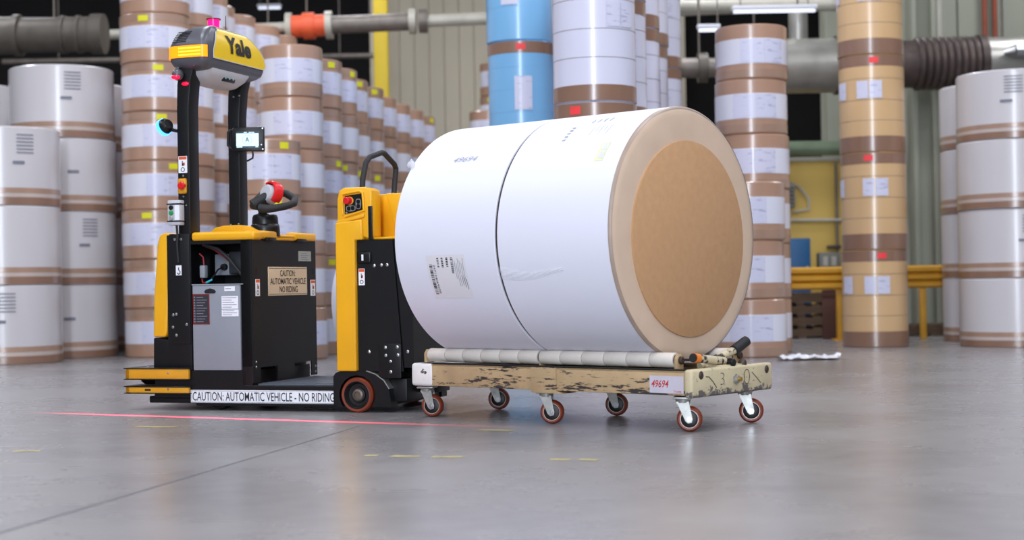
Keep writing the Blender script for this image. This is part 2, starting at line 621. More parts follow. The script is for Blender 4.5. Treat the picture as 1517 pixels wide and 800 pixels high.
# worn yellow paint dashes
dash = [((-0.640, 6.600), (-0.582, 6.591), 'leftmost worn yellow dash on the floor in front of the tow tractor'),
        ((-0.525, 6.560), (-0.40, 6.522), 'brightest worn yellow dash on the floor before the tow tractor wheel'),
        ((-0.348, 6.505), (-0.22, 6.484), 'worn yellow dash right of the brightest one on the floor'),
        ((0.142, 6.329), (0.222, 6.316), 'left one of the two yellow dashes on the floor before the cart'),
        ((0.258, 6.310), (0.335, 6.282), 'right one of the two yellow dashes on the floor before the cart'),
        ((-2.000, 8.190), (-1.77, 8.115), 'faint yellow dash on the floor just before the yellow bumper'),
        ((-2.270, 7.022), (-2.147, 7.028), 'faint yellow dash on the floor at the far left'),
        ((-0.178, 7.665), (-0.009, 7.605), 'faint yellow dash on the floor beside the cart left wheels')]
for p0, p1, lab in dash:
    a = Vector(p0 + (0,))
    b = Vector(p1 + (0,))
    dd = (b - a).normalized()
    nn = Vector((-dd.y, dd.x, 0)) * 0.035
    mb = MB()
    t = bmesh.new()
    pts = []
    N = 7
    for k in range(N + 1):
        pts.append(a + (b - a) * k / N + nn * random.uniform(0.5, 1.0))
    for k in range(N, -1, -1):
        pts.append(a + (b - a) * k / N - nn * random.uniform(0.5, 1.0))
    t.faces.new([t.verts.new((p.x, p.y, 0.0012)) for p in pts])
    bmesh.ops.triangulate(t, faces=t.faces[:])
    mb._merge(t)
    tag(mb.build('floor_dash', M_paint), lab, 'floor marking', 'worn yellow floor dashes')

# ------------------------------------------------------------------ paper roll stacks
ROLLCACHE = {}


def roll_parts(kind, Rr, h, var):
    key = (kind, round(Rr, 3), round(h, 3), var)
    if key in ROLLCACHE:
        return ROLLCACHE[key]
    parts = []
    n = 40
    c = 0.012

    def body(m):
        q = MB()
        q.lathe([(0, 0), (Rr - c, 0), (Rr, c), (Rr, h - c), (Rr - c, h), (0, h)], (0, 0, 0), (0, 0, 1), n)
        parts.append(('paper', q.mesh('paper', m), None))

    def band(z0, z1, m, nm='band', e=0.003):
        q = MB()
        q.lathe([(Rr - 0.004, z0 * h), (Rr + e, z0 * h + 0.003), (Rr + e, z1 * h - 0.003), (Rr - 0.004, z1 * h)], (0, 0, 0), (0, 0, 1), n)
        parts.append((nm, q.mesh(nm, m), None))

    def patch(a0, a1, z0, z1, m, nm, lab=None, e=0.006):
        q = MB()
        q.vpatch(Rr + e, a0, a1, z0 * h, z1 * h)
        parts.append((nm, q.mesh(nm, m), lab))

    rnd = random.Random(len(kind) * 31 + var * 7 + int(Rr * 1000))
    if kind == 'kraft':
        body(M_kraft)
        band(0.27, 0.74, M_wrap, 'wrap_band')
        band(0.82 if var % 2 else 0.02, 0.985 if var % 2 else 0.18, M_kraftm, 'kraft_band')
        a = rnd.uniform(-40, -10)
        patch(a, a + 34, 0.29, 0.72, M_print, 'printed_sheet')
        patch(a + 36, a + 72, 0.29, 0.72, M_print, 'printed_sheet')
        if var == 2 and 0.355 < Rr < 0.38:
            patch(-62, -34, 0.70, 0.96, M_wrap, 'loose_sheet')
            patch(20, 60, 0.08, 0.30, M_wrap, 'loose_sheet')
        if var in (1, 3):
            a = rnd.uniform(-55, 40)
            patch(a, a + 17, 0.82, 0.94, M_sy, 'sticker', 'small yellow sticker')
    elif kind == 'ivory':
        body(M_ivory)
        band(0.006, 0.105, M_kraftd, 'kraft_band')
        band(0.105, 0.15, M_palef, 'pale_band')
        band(0.15, 0.225, M_kraftm, 'kraft_band')
        if var != 2:
            patch(4, 16, 0.52, 0.56, M_greyink, 'print_mark')
        if var in (0, 1):
            q = MB()
            for k in range(6):
                q.vpatch(Rr + 0.006, 8, 26, h * (0.66 + k * 0.045), h * (0.675 + k * 0.045), 4)
            parts.append(('print_lines', q.mesh('print_lines', M_greyink), None))
    else:
        pap = {'tan': M_tan, 'blue': M_blue, 'lavender': M_lav}[kind]
        body(pap)
        band(0.88, 0.995, M_kraftd, 'kraft_band')
        if kind != 'blue':
            band(0.005, 0.125 if kind == 'lavender' else 0.165, M_kraftd, 'kraft_band')
        for z in (0.32, 0.53, 0.75):
            band(z, z + 0.008, M_strap if kind != 'blue' else M_blue, 'strap', 0.002)
        a = {0: -4, 1: 6, 2: -22, 3: 0}[var % 4]
        if kind == 'blue':
            patch(a, a + 30, 0.34, 0.66, M_print, 'printed_sheet')
        else:
            patch(a, a + 20, 0.55, 0.73, M_print, 'printed_sheet')
            patch(a + 22, a + 44, 0.55, 0.73, M_print, 'printed_sheet')
        if kind == 'tan':
            patch(-70, -45, 0.55, 0.73, M_print, 'printed_sheet')
        a = rnd.uniform(-6, 12) if kind != 'lavender' else -24
        patch(a, a + 16, 0.91, 0.97, M_sr, 'sticker', 'small red sticker')
    ROLLCACHE[key] = parts
    return parts


ORD = ['first', 'second', 'third', 'fourth', 'fifth', 'sixth', 'seventh', 'eighth']


def stack(kind, x, y, Rr, h, nroll, look, where, group, from_top=True, z0=0.0):
    for i in range(nroll):
        k = nroll - 1 - i
        if from_top:
            pos = 'topmost' if k == 0 else ORD[k] + ' from top'
        else:
            pos = 'lowest' if i == 0 else ORD[i] + ' from floor'
        lab = look + ', ' + pos + ' ' + where
        face = math.atan2(x, y)          # turned towards the aisle
        jx, jy = random.uniform(-.008, .008), random.uniform(-.008, .008)
        r = thing('paper_roll', lab, 'paper roll', (x + jx, y + jy, z0 + i * h), -face + random.uniform(-0.3, 0.3), group)
        var = (i * 2 + int(abs(x * 7) + y)) % 4
        for nm, me, pl in roll_parts(kind, Rr, h - 0.004, var):
            o = bpy.data.objects.new(nm, me)
            o.parent = r
            if nm == 'print_lines':
                o['kind'] = 'stuff'
            if pl:
                o['label'] = pl
            COL.objects.link(o)


# ivory rolls at the left
stack('ivory', -5.18, 15.92, 0.55, 0.793, 3, 'ivory jumbo roll', 'in the front stack at the left edge', 'ivory rolls at the left')
stack('ivory', -4.93, 17.13, 0.56, 0.789, 4, 'ivory jumbo roll', 'in the stack behind the left edge one', 'ivory rolls at the left')
stack('ivory', -5.15, 18.60, 0.55, 0.790, 4, 'ivory jumbo roll', 'in the third stack, beside the banded rolls', 'ivory rolls at the left')
stack('ivory', -6.41, 18.45, 0.50, 0.790, 4, 'ivory jumbo roll', 'in the half hidden stack cut by left edge', 'ivory rolls at the left')
# tall kraft banded row at the left, behind the mast
rowB = [(-3.83, 16.84, 0.37), (-3.73, 17.65, 0.36), (-3.69, 18.45, 0.36), (-3.74, 19.2, 0.36), (-3.62, 19.95, 0.36), (-3.42, 20.75, 0.36), (-3.31, 21.6, 0.36)]
whB = ['in the tall stack left of the mast', 'in the tall stack behind the near mast post', 'in the tall stack seen between the mast posts',
       'in the fourth stack of the tall left row', 'in the fifth stack of the tall left row', 'in the sixth stack of the tall left row', 'in the last stack of the tall left row']
for (x, y, r), wh in zip(rowB, whB):
    stack('kraft', x, y, r, 0.525, 8, 'banded brown roll', wh, 'tall kraft stacks behind the mast', False)
# lower kraft banded row
stack('kraft', -2.33, 14.93, 0.31, 0.533, 4, 'banded brown roll', 'in the short stack behind the tiller', 'kraft stacks behind the tractor')
rowA = [(-2.19, 15.64, 0.315), (-2.10, 16.61, 0.31), (-2.00, 17.31, 0.31), (-1.96, 18.23, 0.31), (-1.85, 18.98, 0.31), (-1.77, 20.0, 0.31), (-1.64, 20.79, 0.31), (-1.50, 21.53, 0.31), (-1.38, 22.31, 0.31)]
for i, (x, y, r) in enumerate(rowA):
    wh = 'in the nearest full stack behind the tiller' if i == 0 else ('in the last stack of the tractor row' if i == 8 else 'in the ' + ORD[i] + ' stack behind the tractor')
    stack('kraft', x, y, r, 0.522, 6, 'banded brown roll', wh, 'kraft stacks behind the tractor')
# blue and white stacks in the middle
stack('blue', 0.12, 15.5, 0.33, 1.035, 4, 'pale blue roll', 'in the stack beside the white stack', 'blue rolls', False)
stack('blue', 0.16, 16.9, 0.33, 1.20, 4, 'pale blue roll', 'in the stack behind the front blue one', 'blue rolls', False)
rowC = [(0.69, 12.4), (0.873, 13.5), (1.137, 15.0), (1.328, 16.1), (1.65, 17.8)]
for i, (x, y) in enumerate(rowC):
    wh = ['in the large stack behind the carried rolls', 'in the second white stack of the middle row', 'in the third white stack of the middle row', 'in the fourth white stack of the middle row', 'in the last white stack of the middle row'][i]
    stack('lavender', x, y, 0.33, 1.065 if i == 0 else 1.045, 4, 'white strapped roll', wh, 'white strapped rolls in the middle row', False)
# small stacks far behind the blue rolls
stack('kraft', -0.285, 22.9, 0.30, 0.543, 6, 'banded brown roll', 'in the low far stack left of blue', 'far stacks by the beige wall')
stack('kraft', -0.15, 24.0, 0.30, 0.515, 8, 'banded brown roll', 'in the farthest slim stack beside blue', 'far stacks by the beige wall')
# right of the carried rolls
stack('kraft', 2.39, 15.3, 0.35, 0.532, 6, 'banded brown roll', 'in the tall stack right of the carried rolls', 'kraft stacks at the right')
stack('kraft', 2.217, 14.5, 0.33, 0.540, 3, 'banded brown roll', 'in the short stack against the carried rolls', 'kraft stacks at the right')
stack('tan', 3.786, 16.2, 0.335, 1.003, 4, 'tan strapped roll', 'in the tan stack by the guard rail', 'tan strapped rolls', False)
stack('ivory', 5.14, 15.84, 0.56, 0.69, 4, 'ivory jumbo roll', 'in the stack at the right edge', 'ivory rolls at the right')
stack('ivory', 5.346, 17.2, 0.56, 0.70, 4, 'ivory jumbo roll', 'in the stack behind the right edge one', 'ivory rolls at the right')

# ------------------------------------------------------------------ pipes, ducts, posts and other background
def pipe_thing(name, label, cat, segs, group=None):
    """segs: list of (part name, p0, p1, r0, r1, material)"""
    t_ = thing(name, label, cat, segs[0][1], 0, group)
    off = Vector(segs[0][1])
    for nm, p0, p1, r0, r1, m in segs:
        q = MB()
        q.cyl(Vector(p0) - off, Vector(p1) - off, r0, r1, 24)
        q.build(nm, m, t_)
    return t_


Y = 22.0
z = lambda x: 4.405 + (x + 3.5) * 0.026
seg = []


def ps(nm, x0, x1, r, m):
    seg.append((nm, (x0, Y, z(x0)), (x1, Y, z(x1)), r, r, m))


ps('pipe_run', -7.0, -3.12, 0.07, M_pale)
ps('flange', -3.14, -3.06, 0.20, M_pale)
ps('coupling', -3.06, -2.58, 0.155, M_orangepipe)
ps('coupling_ring', -2.90, -2.74, 0.19, M_orangepipe)
ps('flange', -2.58, -2.49, 0.20, M_pale)
ps('pipe_run', -2.49, -1.40, 0.125, M_greypipe)
ps('flange', -1.40, -1.30, 0.18, M_pale)
ps('flange', -1.26, -1.14, 0.17, M_greypipe)
ps('pipe_run', -1.14, 6.0, 0.09, M_pale)
pt = pipe_thing('overhead_pipe', 'long pale overhead pipe with an orange coupling under the roof', 'pipe', seg)
for x in (-3.4, -2.85, -1.95, 0.6):
    q = MB()
    q.cyl((x + 7.0, 0, z(x) - z(-7)), (x + 7.0, 0, 8.2 - z(-7)), 0.012, n=8)
    q.build('hanger_rod', M_greypipe, pt)

seg = []
Yl, zl = 20.0, 4.03
for nm, x0, x1, r, m in (('duct_run', -9.0, -6.35, 0.24, M_darkpipe), ('flange', -6.35, -6.28, 0.27, M_darkpipe), ('duct_run', -6.28, -5.75, 0.225, M_darkpipe),
                         ('duct_rib', -5.75, -5.70, 0.245, M_darkpipe), ('duct_run', -5.70, -5.55, 0.225, M_darkpipe), ('duct_rib', -5.55, -5.50, 0.245, M_darkpipe),
                         ('duct_run', -5.50, -5.36, 0.225, M_darkpipe), ('end_cap', -5.36, -5.20, 0.26, M_darkpipe)):
    seg.append((nm, (x0, Yl, zl), (x1, Yl, zl), r, r, m))
pt = pipe_thing('dust_duct', 'dull dark duct with ribs hanging over the ivory rolls at left', 'duct', seg)
for x in (-7.6, -5.85):
    q = MB()
    q.cyl((x + 9.0, 0, 0.2), (x + 9.0, 0, 8.2 - zl), 0.012, n=8)
    q.build('hanger_rod', M_greypipe, pt)

seg = []
Yd, zd = 19.5, 3.39
for nm, x0, x1, r, m in (('pipe_run', 1.9, 3.35, 0.125, M_greypipe), ('flange', 2.38, 2.50, 0.19, M_darkpipe), ('flange', 3.35, 3.42, 0.36, M_duct), ('duct_run', 3.42, 4.10, 0.345, M_duct), ('flange', 4.10, 4.16, 0.37, M_rust),
                         ('duct_run', 4.16, 5.10, 0.30, M_rust), ('duct_run', 5.95, 9.0, 0.32, M_duct), ('flange', 5.88, 5.97, 0.35, M_rust)):
    seg.append((nm, (x0, Yd, zd), (x1, Yd, zd), r, r, m))
pt = pipe_thing('exhaust_duct', 'wide horizontal exhaust duct, silver and rusty, behind the tan rolls', 'duct', seg)
q = MB()
prof = []
for k in range(9):
    x = 5.10 + k * 0.0875
    prof += [(0.31, x - 1.9), (0.335, x + 0.02 - 1.9), (0.335, x + 0.06 - 1.9), (0.31, x + 0.085 - 1.9)]
q.lathe(prof, (0, 0, 0), (1, 0, 0), 28)
q.build('bellows', M_rust, pt)
q = MB()
q.cyl((1.75, 0, 0.30), (1.75, 0, 0.75), 0.12)
q.build('riser', M_duct, pt)
q = MB()
q.cyl((4.33, -0.45, 0.08), (6.5, -0.45, 0.08), 0.08, 0.14)
q.cyl((4.33, -0.45, 0.08), (4.20, -0.42, 0.06), 0.08, 0.03)
q.build('branch_pipe', M_steel, pt)
for x in (0.5, 1.75, 2.7, 4.3):
    q = MB()
    q.cyl((x, 0, 0.1), (x, 0, 8.2 - zd), 0.014, n=8)
    q.build('hanger_rod', M_greypipe, pt)

pipe_thing('overhead_pipe', 'fat pale pipe crossing the top edge above the right kraft stack', 'pipe',
           [('pipe_run', (1.5, 20.2, 4.30), (4.3, 20.2, 4.28), 0.085, 0.085, M_pale), ('elbow', (4.24, 20.2, 4.28), (4.24, 20.2, 8.2), 0.085, 0.085, M_pale)])
pipe_thing('cable_tray', 'pale horizontal steel beam under the dark roof beside the yellow post', 'beam',
           [('beam', (-9, 27.6, 4.82), (-2.4, 27.6, 4.82), 0.05, 0.05, M_greypipe)] + [('hanger_rod', (x, 27.6, 4.82), (x, 27.6, 8.2), 0.012, 0.012, M_greypipe) for x in (-8, -5.5, -3)])
pipe_thing('conduit_pipe', 'greenish horizontal pipe above the ochre wall', 'pipe',
           [('pipe_run', (3.0, 20.78, 2.47), (5.2, 20.78, 2.45), 0.10, 0.10, mat('green_pipe', (120, 136, 110), 0.45, 0.2, 0.1, 5))] + [('hanger_rod', (x, 20.78, 2.5), (x, 20.78, 8.2), 0.012, 0.012, M_greypipe) for x in (3.3, 4.9)])
for x, lab in ((6.62, 'left one of the two red brown pipes on the right wall'), (6.76, 'right one of the two red brown pipes on the right wall')):
    pipe_thing('riser_pipe', lab, 'pipe', [('pipe_run', (x, 21.52, 3.98), (x, 21.52, 8.0), 0.035, 0.035, M_redpipe), ('pipe_foot', (x, 21.52, 3.94), (x, 21.52, 3.98), 0.045, 0.045, M_redpipe)], 'red pipes on the right wall')


def strip_light(x, y, z_, L, lab):
    t_ = thing('strip_light', lab, 'lamp', (x, y, z_), 0, 'strip lights under the dark roof')
    q = MB()
    q.box(-L / 2, L / 2, -0.06, 0.06, 0.02, 0.07, 0.01)
    q.build('housing', M_white, t_)
    q = MB()
    q.cyl((-L / 2 + 0.02, 0, 0.0), (L / 2 - 0.02, 0, 0.0), 0.02, n=10)
    q.build('lamp_tube', M_lampwhite, t_)
    for s in (-1, 1):
        q = MB()
        q.cyl((s * L * 0.4, 0, 0.06), (s * L * 0.4, 0, 8.2 - z_), 0.008, n=6)
        q.build('hanger_rod', M_greypipe, t_)


strip_light(3.27, 19.0, 4.0, 1.04, 'long white strip light above the right kraft stack')
strip_light(2.46, 19.0, 3.78, 0.28, 'short white strip light hanging left of the kraft stack')
strip_light(-4.45, 29.0, 5.95, 0.45, 'bright lamp under the dark roof above the orange coupling')

t_ = thing('steel_post', 'yellow painted steel post before the beige wall', 'post', (-2.125, 26, 0))
q = MB()
q.box(-0.118, 0.118, -0.12, 0.12, 0, 8.2, 0.01)
q.build('post_shaft', M_yelpost, t_)
q = MB()
q.box(-0.2, 0.2, -0.2, 0.2, 0, 0.03)
q.build('base_plate', M_yelpost, t_)

t_ = thing('steel_column', 'green grey steel column between tan and ivory rolls', 'column', (5.46, 20.5, 0))
q = MB()
q.box(-0.16, -0.10, -0.16, 0.16, 0, 8.2, 0.006)
q.box(0.10, 0.16, -0.16, 0.16, 0, 8.2, 0.006)
q.build('flange', M_wallgreen, t_)
q = MB()
q.box(-0.10, 0.10, -0.02, 0.02, 0, 8.2)
q.build('web', M_wallgreen, t_)
q = MB()
q.cyl((0.22, -0.05, 0), (0.22, -0.05, 8.2), 0.05)
q.build('downpipe', M_pale, t_)

# ochre partition
t_ = thing('partition', 'ochre yellow partition wall behind the guard rail', 'partition', (3.6, 21.0, 0))
q = MB()
q.box(-0.7, 0.88, 0, 0.12, 0, 2.30, 0.01)
q.build('panel', M_ywall, t_)
q = MB()
q.box(-0.72, 0.90, -0.03, 0.15, 2.30, 2.36, 0.008)
q.build('top_rail', M_pale, t_)
q = MB()
q.tube([(0.0, -0.05, 2.30), (0.0, -0.05, 2.1), (0.30, -0.05, 1.95), (0.42, -0.05, 1.8), (0.42, -0.05, 1.65), (0.2, -0.05, 1.62)], 0.018, 8)
q.build('conduit', M_pale, t_)
q = MB()
q.cyl((-0.7, -0.04, 1.52), (0.88, -0.04, 1.50), 0.022, n=10)
q.build('conduit', M_pale, t_)
q = MB()
q.cyl((0.80, -0.04, 0.1), (0.80, -0.04, 2.28), 0.02, n=10)
q.build('conduit', M_greypipe, t_)
q = MB()
q.box(0.02, 0.22, -0.16, 0.0, 1.68, 2.0, 0.01)
q.build('louvre_box', M_greybox, t_)
for k in range(5):
    q = MB()
    q.box(0.04, 0.20, -0.175, -0.15, 1.72 + k * 0.052, 1.745 + k * 0.052)
    q.build('louvre_slat', M_darkpipe, t_)
q = MB()
q.box(0.66, 0.84, -0.10, 0.0, 1.12, 1.16, 0.006)
q.build('door_latch', M_rust, t_)

t_ = thing('tool_cabinet', 'blue cabinet in front of the ochre wall, above the guard rail', 'cabinet', (3.71, 20.2, 0))
q = MB()
q.box(-0.15, 0.15, -0.15, 0.2, 0, 1.24, 0.012)
q.build('cabinet_body', M_bluebox, t_)
q = MB()
q.box(-0.135, 0.135, -0.168, -0.15, 0.08, 1.20, 0.006)
q.build('door', M_bluebox, t_)
q = MB()
q.box(0.09, 0.11, -0.185, -0.168, 0.75, 0.88, 0.004)
q.build('handle', M_steel, t_)
t_ = thing('switch_box', 'grey switch box on a pedestal beside the blue cabinet', 'electrical box', (4.12, 20.2, 0))
q = MB()
q.box(-0.14, 0.14, -0.1, 0.1, 0.78, 1.05, 0.01)
q.build('box_body', M_greybox, t_)
q = MB()
q.box(-0.05, 0.05, -0.05, 0.05, 0, 0.78, 0.005)
q.build('pedestal', M_greybox, t_)
for s in (-0.06, 0.05):
    q = MB()
    q.box(s - 0.03, s + 0.03, -0.108, -0.1, 0.88, 1.0)
    q.build('cover_plate', M_pale, t_)

# guard rail
t_ = thing('guard_rail', 'yellow steel guard rail of three ridges behind the tan stack', 'guard rail', (3.0, 17.9, 0))
for k in range(3):
    q = MB()
    zc = 0.63 + k * 0.087
    q.prism([(-0.02, zc - 0.043), (-0.06, zc - 0.02), (-0.06, zc + 0.02), (-0.02, zc + 0.043), (0.0, zc + 0.043), (0.0, zc - 0.043)], 'x', -0.3, 2.4)
    q.build('rail_ridge', M_rail, t_)
for x0, x1 in ((0.745, 0.857), (1.71, 1.77), (-0.25, -0.15)):
    q = MB()
    q.box(x0, x1, 0.0, 0.10, 0, 0.85 if x0 < 1 else 0.6, 0.006)
    q.build('post', M_rail, t_)
q = MB()
q.box(0.70, 0.90, -0.05, 0.15, 0, 0.015)
q.build('base_plate', M_rail, t_)

# pallets and boards behind the rail
for i, (x, y, n, lab) in enumerate(((3.45, 19.0, 4, 'stack of dark wooden pallets left of the brown board'), (5.05, 19.1, 1, 'single wooden pallet behind the guard rail at right'))):
    for k in range(n):
        t_ = thing('pallet', lab if n == 1 else 'dark wooden pallet, ' + ('lowest' if k == 0 else ORD[k] + ' from the floor') + ', behind the guard rail at left', 'pallet', (x, y, 0.003 + k * 0.137), random.uniform(-.05, .05), 'pallets behind the guard rail')
        for j in range(3):
            q = MB()
            q.box(-0.42, 0.42, -0.4 + j * 0.35, -0.3 + j * 0.35, 0.02, 0.11)
            q.build('bearer', M_wood, t_)
        for j in range(5):
            q = MB()
            q.box(-0.42 + j * 0.185, -0.32 + j * 0.185, -0.4, 0.4, 0.11, 0.13)
            q.build('deck_board', M_wood, t_)
        for j in (0, 2, 4):
            q = MB()
            q.box(-0.42 + j * 0.185, -0.32 + j * 0.185, -0.4, 0.4, 0.0, 0.02)
            q.build('deck_board', M_wood, t_)
t_ = thing('board', 'upright brown board leaning behind the guard rail post', 'board', (3.78, 18.25, 0))
q = MB()
q.box(-0.14, 0.14, 0, 0.03, 0, 0.58, 0.004)
q.build('sheet', M_board, t_)
q = MB()
q.box(-0.14, 0.14, -0.02, 0, 0.5, 0.54, 0.003)
q.build('batten', M_board, t_)

# scrap of film on the floor by the right stack
t = bmesh.new()
bmesh.ops.create_grid(t, x_segments=16, y_segments=8, size=0.5)
for v in t.verts:
    v.co = Vector((v.co.x * 0.52, v.co.y * 0.34, 0.012 + abs(random.gauss(0, 0.016))))
    v.co.y += 0.06 * math.sin(v.co.x * 9)
q = MB()
q.M = Matrix.Translation((2.62, 13.78, 0)) @ Matrix.Rotation(-0.3, 4, 'Z')
q._merge(t)
tag(q.build('film_scrap', M_white), 'crumpled white scrap of wrapping film on the floor by the right stack', 'wrapping scrap')

# ------------------------------------------------------------------ cart frame of reference
K_LOC = (0.8187, 7.3835, 0)
K_ROT = -R_(40.5)
RV, RZ, RR = 0.29, 0.953, 0.632


def jumbo(label, u0, u1, end_disc):
    """one lying white roll; its empty sits under the roll axis"""
    t_ = thing('paper_roll', label, 'paper roll', K_LOC, K_ROT, 'white rolls carried on the cart')
    q = MB()
    L = u1 - u0
    c = 0.012
    if end_disc:
        prof = [(0, 0), (RR - 0.003, 0), (RR, 0.003), (RR, L - c), (RR - c, L)]
        q.lathe(prof + [(RR - 0.03, L - 0.001), (0, L - 0.001)], (u0, RV, RZ), (1, 0, 0), 128)
    else:
        q.lathe([(0, 0), (RR - c, 0), (RR, c), (RR, L - 0.003), (RR - 0.003, L), (0, L)], (u0, RV, RZ), (1, 0, 0), 128)
    q.build('paper', M_roll, t_, 30)
    return t_


rl = jumbo('white paper roll at the left on the cart, with barcode label', -1.602, -0.8970, False)
rr = jumbo('white paper roll at the right on the cart, brown disc end showing', -0.880, -0.178, True)
q = MB()
q.lathe([(RR - 0.010, 0), (RR - 0.016, 0.004), (0.585, 0.009), (0.50, 0.013), (0.44, 0.012)], (-0.180, RV, RZ), (1, 0, 0), 128)
q.build('end_film', M_rollgap, rr, 40)
q = MB()
q.lathe([(0.488, 0), (0.488, 0.012), (0.484, 0.014), (0, 0.014)], (-0.172, RV + 0.005, RZ - 0.026), (1, 0, 0), 128)
q.build('end_disc', M_card, rr, 30)
q = MB()
q.lathe([(RR - 0.011, 0.0), (RR + 0.0015, -0.012), (RR + 0.0015, -0.016)], (-0.176, RV, RZ), (1, 0, 0), 128)
q.build('edge_tape', mat('edge_tape_brown', (158, 138, 124), 0.4, 0, 0.1, 8), rr, 60)
# kraft header in the gap, with the gap's shadow mixed into its colour
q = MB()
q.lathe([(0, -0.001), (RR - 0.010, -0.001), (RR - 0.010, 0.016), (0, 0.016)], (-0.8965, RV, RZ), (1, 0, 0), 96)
q.build('end_header', mat('shaded_header', (62, 50, 46), 0.7, 0, 0.1, 8), rl, 30)

E1 = RR + 0.0012
E2 = RR + 0.0020


def onroll(u, ang_deg, e=E2):
    a_ = R_(ang_deg)
    return (u, RV - e * math.cos(a_), RZ + e * math.sin(a_))


# barcode label
q = MB()
q.cpatch(-1.374, -1.107, -28.4, -7.4, E1, RV, RZ, 10)
lab = q.build('label_sheet', mat('cream_label_paper', (222, 218, 222), 0.5, 0, 0.01, 4), rl)
q = MB()
ang = -11.5
rnd = random.Random(3)
while ang > -26.2:
    w_ = rnd.choice([0.16, 0.3, 0.5])
    q.cpatch(-1.357, -1.336, ang - w_, ang, E2, RV, RZ, 1)
    ang -= w_ + rnd.choice([0.2, 0.3, 0.5])
for k, (u0, L) in enumerate(((-1.300, 4.2), (-1.270, 4.6), (-1.237, 4.2), (-1.205, 7.4))):
    ang = -8.6
    while ang > -8.6 - L:
        w_ = rnd.choice([0.2, 0.35, 0.5])
        q.cpatch(u0, u0 + 0.014, ang - w_, ang, E2, RV, RZ, 1)
        ang -= w_ + rnd.choice([0.25, 0.4])
q.build('barcode', M_ink, lab)
q = MB()
add_text(q, '247124069020', lambda x, y: onroll(-1.331 + y, -11.8 - math.degrees(x / RR)), 0.155, 0.015, 0.0)
q.build('lettering', M_ink, lab)
q = MB()
for k in range(7):
    u0 = -1.19 + k * 0.011
    a0 = -9 - (k % 3) * 1.2
    q.cpatch(u0, u0 + 0.0025, a0 - 6 - (k % 4) * 2.5, a0, E2, RV, RZ, 4)
for k in range(3):
    u0 = -1.145 + k * 0.012
    q.cpatch(u0, u0 + 0.004, -22 - k, -17 - k, E2, RV, RZ, 3)
q.build('print_lines', M_greyink, lab)
# handwriting, stamps and tag
M_pencil = mat('faded_pencil', (146, 148, 166), 0.5, 0, 0.0, 1)
q = MB()
add_text(q, '49694', lambda x, y: onroll(-1.300 + x, 39.3 + math.degrees(y / RR)), 0.165, 0.034, -0.01, 0.35)
q.build('handwriting', M_pencil, rl)
q = MB()
rnd = random.Random(5)
for k in range(5):
    a0 = 47.5 + k * 2.5
    q.cpatch(-0.622, -0.600, a0, a0 + 1.1, E2, RV, RZ, 1)
for k in range(4):
    q.cpatch(-0.53 + k * 0.035, -0.525 + k * 0.035, 61.5 + k * 0.4, 65.5 + k * 0.4, E2, RV, RZ, 2)
for k in range(5):
    q.cpatch(-0.47 + k * 0.025, -0.4675 + k * 0.025, 50 + (k % 2) * 3, 57 + (k % 3), E2, RV, RZ, 3)
q.build('stamp_marks', M_pencil, rr)
q = MB()
q.cpatch(-0.347, -0.292, 33.2, 44.2, E1, RV, RZ, 6)
tg = q.build('paper_tag', mat('pale_yellow_tag', (226, 226, 176), 0.5, 0, 0.02, 5), rr)
q = MB()
q.cpatch(-0.330, -0.297, 34.2, 38.4, E2, RV, RZ, 3)
q.cpatch(-0.330, -0.297, 39.2, 43.4, E2, RV, RZ, 3)
q.build('print_block', mat('grey_print', (206, 208, 208), 0.5, 0, 0, 1), tg)
# loose film flap
t = bmesh.new()
bmesh.ops.create_grid(t, x_segments=28, y_segments=14, size=0.5)
for v in t.verts:
    fx, fy = v.co.x + 0.5, v.co.y + 0.5
    u = -0.878 + fx * 0.40
    a0 = -13.5 - 2.5 * math.sin(fx * 3.2) - 6 * max(0, fx - 0.8)
    an = a0 - fy * (6.0 * (1 - 0.75 * fx))
    v.co = Vector(onroll(u, an, RR + 0.002 + 0.007 * abs(math.sin(fx * 17 + fy * 6) * math.sin(fy * 3.14)) * (1 - 0.3 * fx)))
q = MB()
q._merge(t)
q.build('loose_film', M_film, rr, 60)
# crumpled film tuft at the left roll shoulder
q = MB()
rnd = random.Random(9)
for k in range(7):
    q.ball(onroll(-1.592 + rnd.uniform(-0.02, 0.015), 40 + rnd.uniform(-2, 2), RR + 0.008), (0.012, 0.012, 0.016), 8)
q.build('film_tuft', M_film, rl)

# lying roll on the floor behind the tractor
t_ = thing('paper_roll', 'white roll lying on the floor behind the tractor tower', 'paper roll', (-0.965, 12.0, 0), K_ROT)
q = MB()
q.lathe([(0, 0), (0.588, 0), (0.60, 0.012), (0.60, 0.738), (0.588, 0.75), (0, 0.75)], (0, 0, 0.60), (1, 0, 0), 96)
q.build('paper', M_roll, t_, 30)
q = MB()
q.lathe([(0, 0), (0.48, 0), (0.48, 0.008), (0, 0.008)], (0.75, 0, 0.60), (1, 0, 0), 64)
q.build('end_disc', M_card, t_, 30)

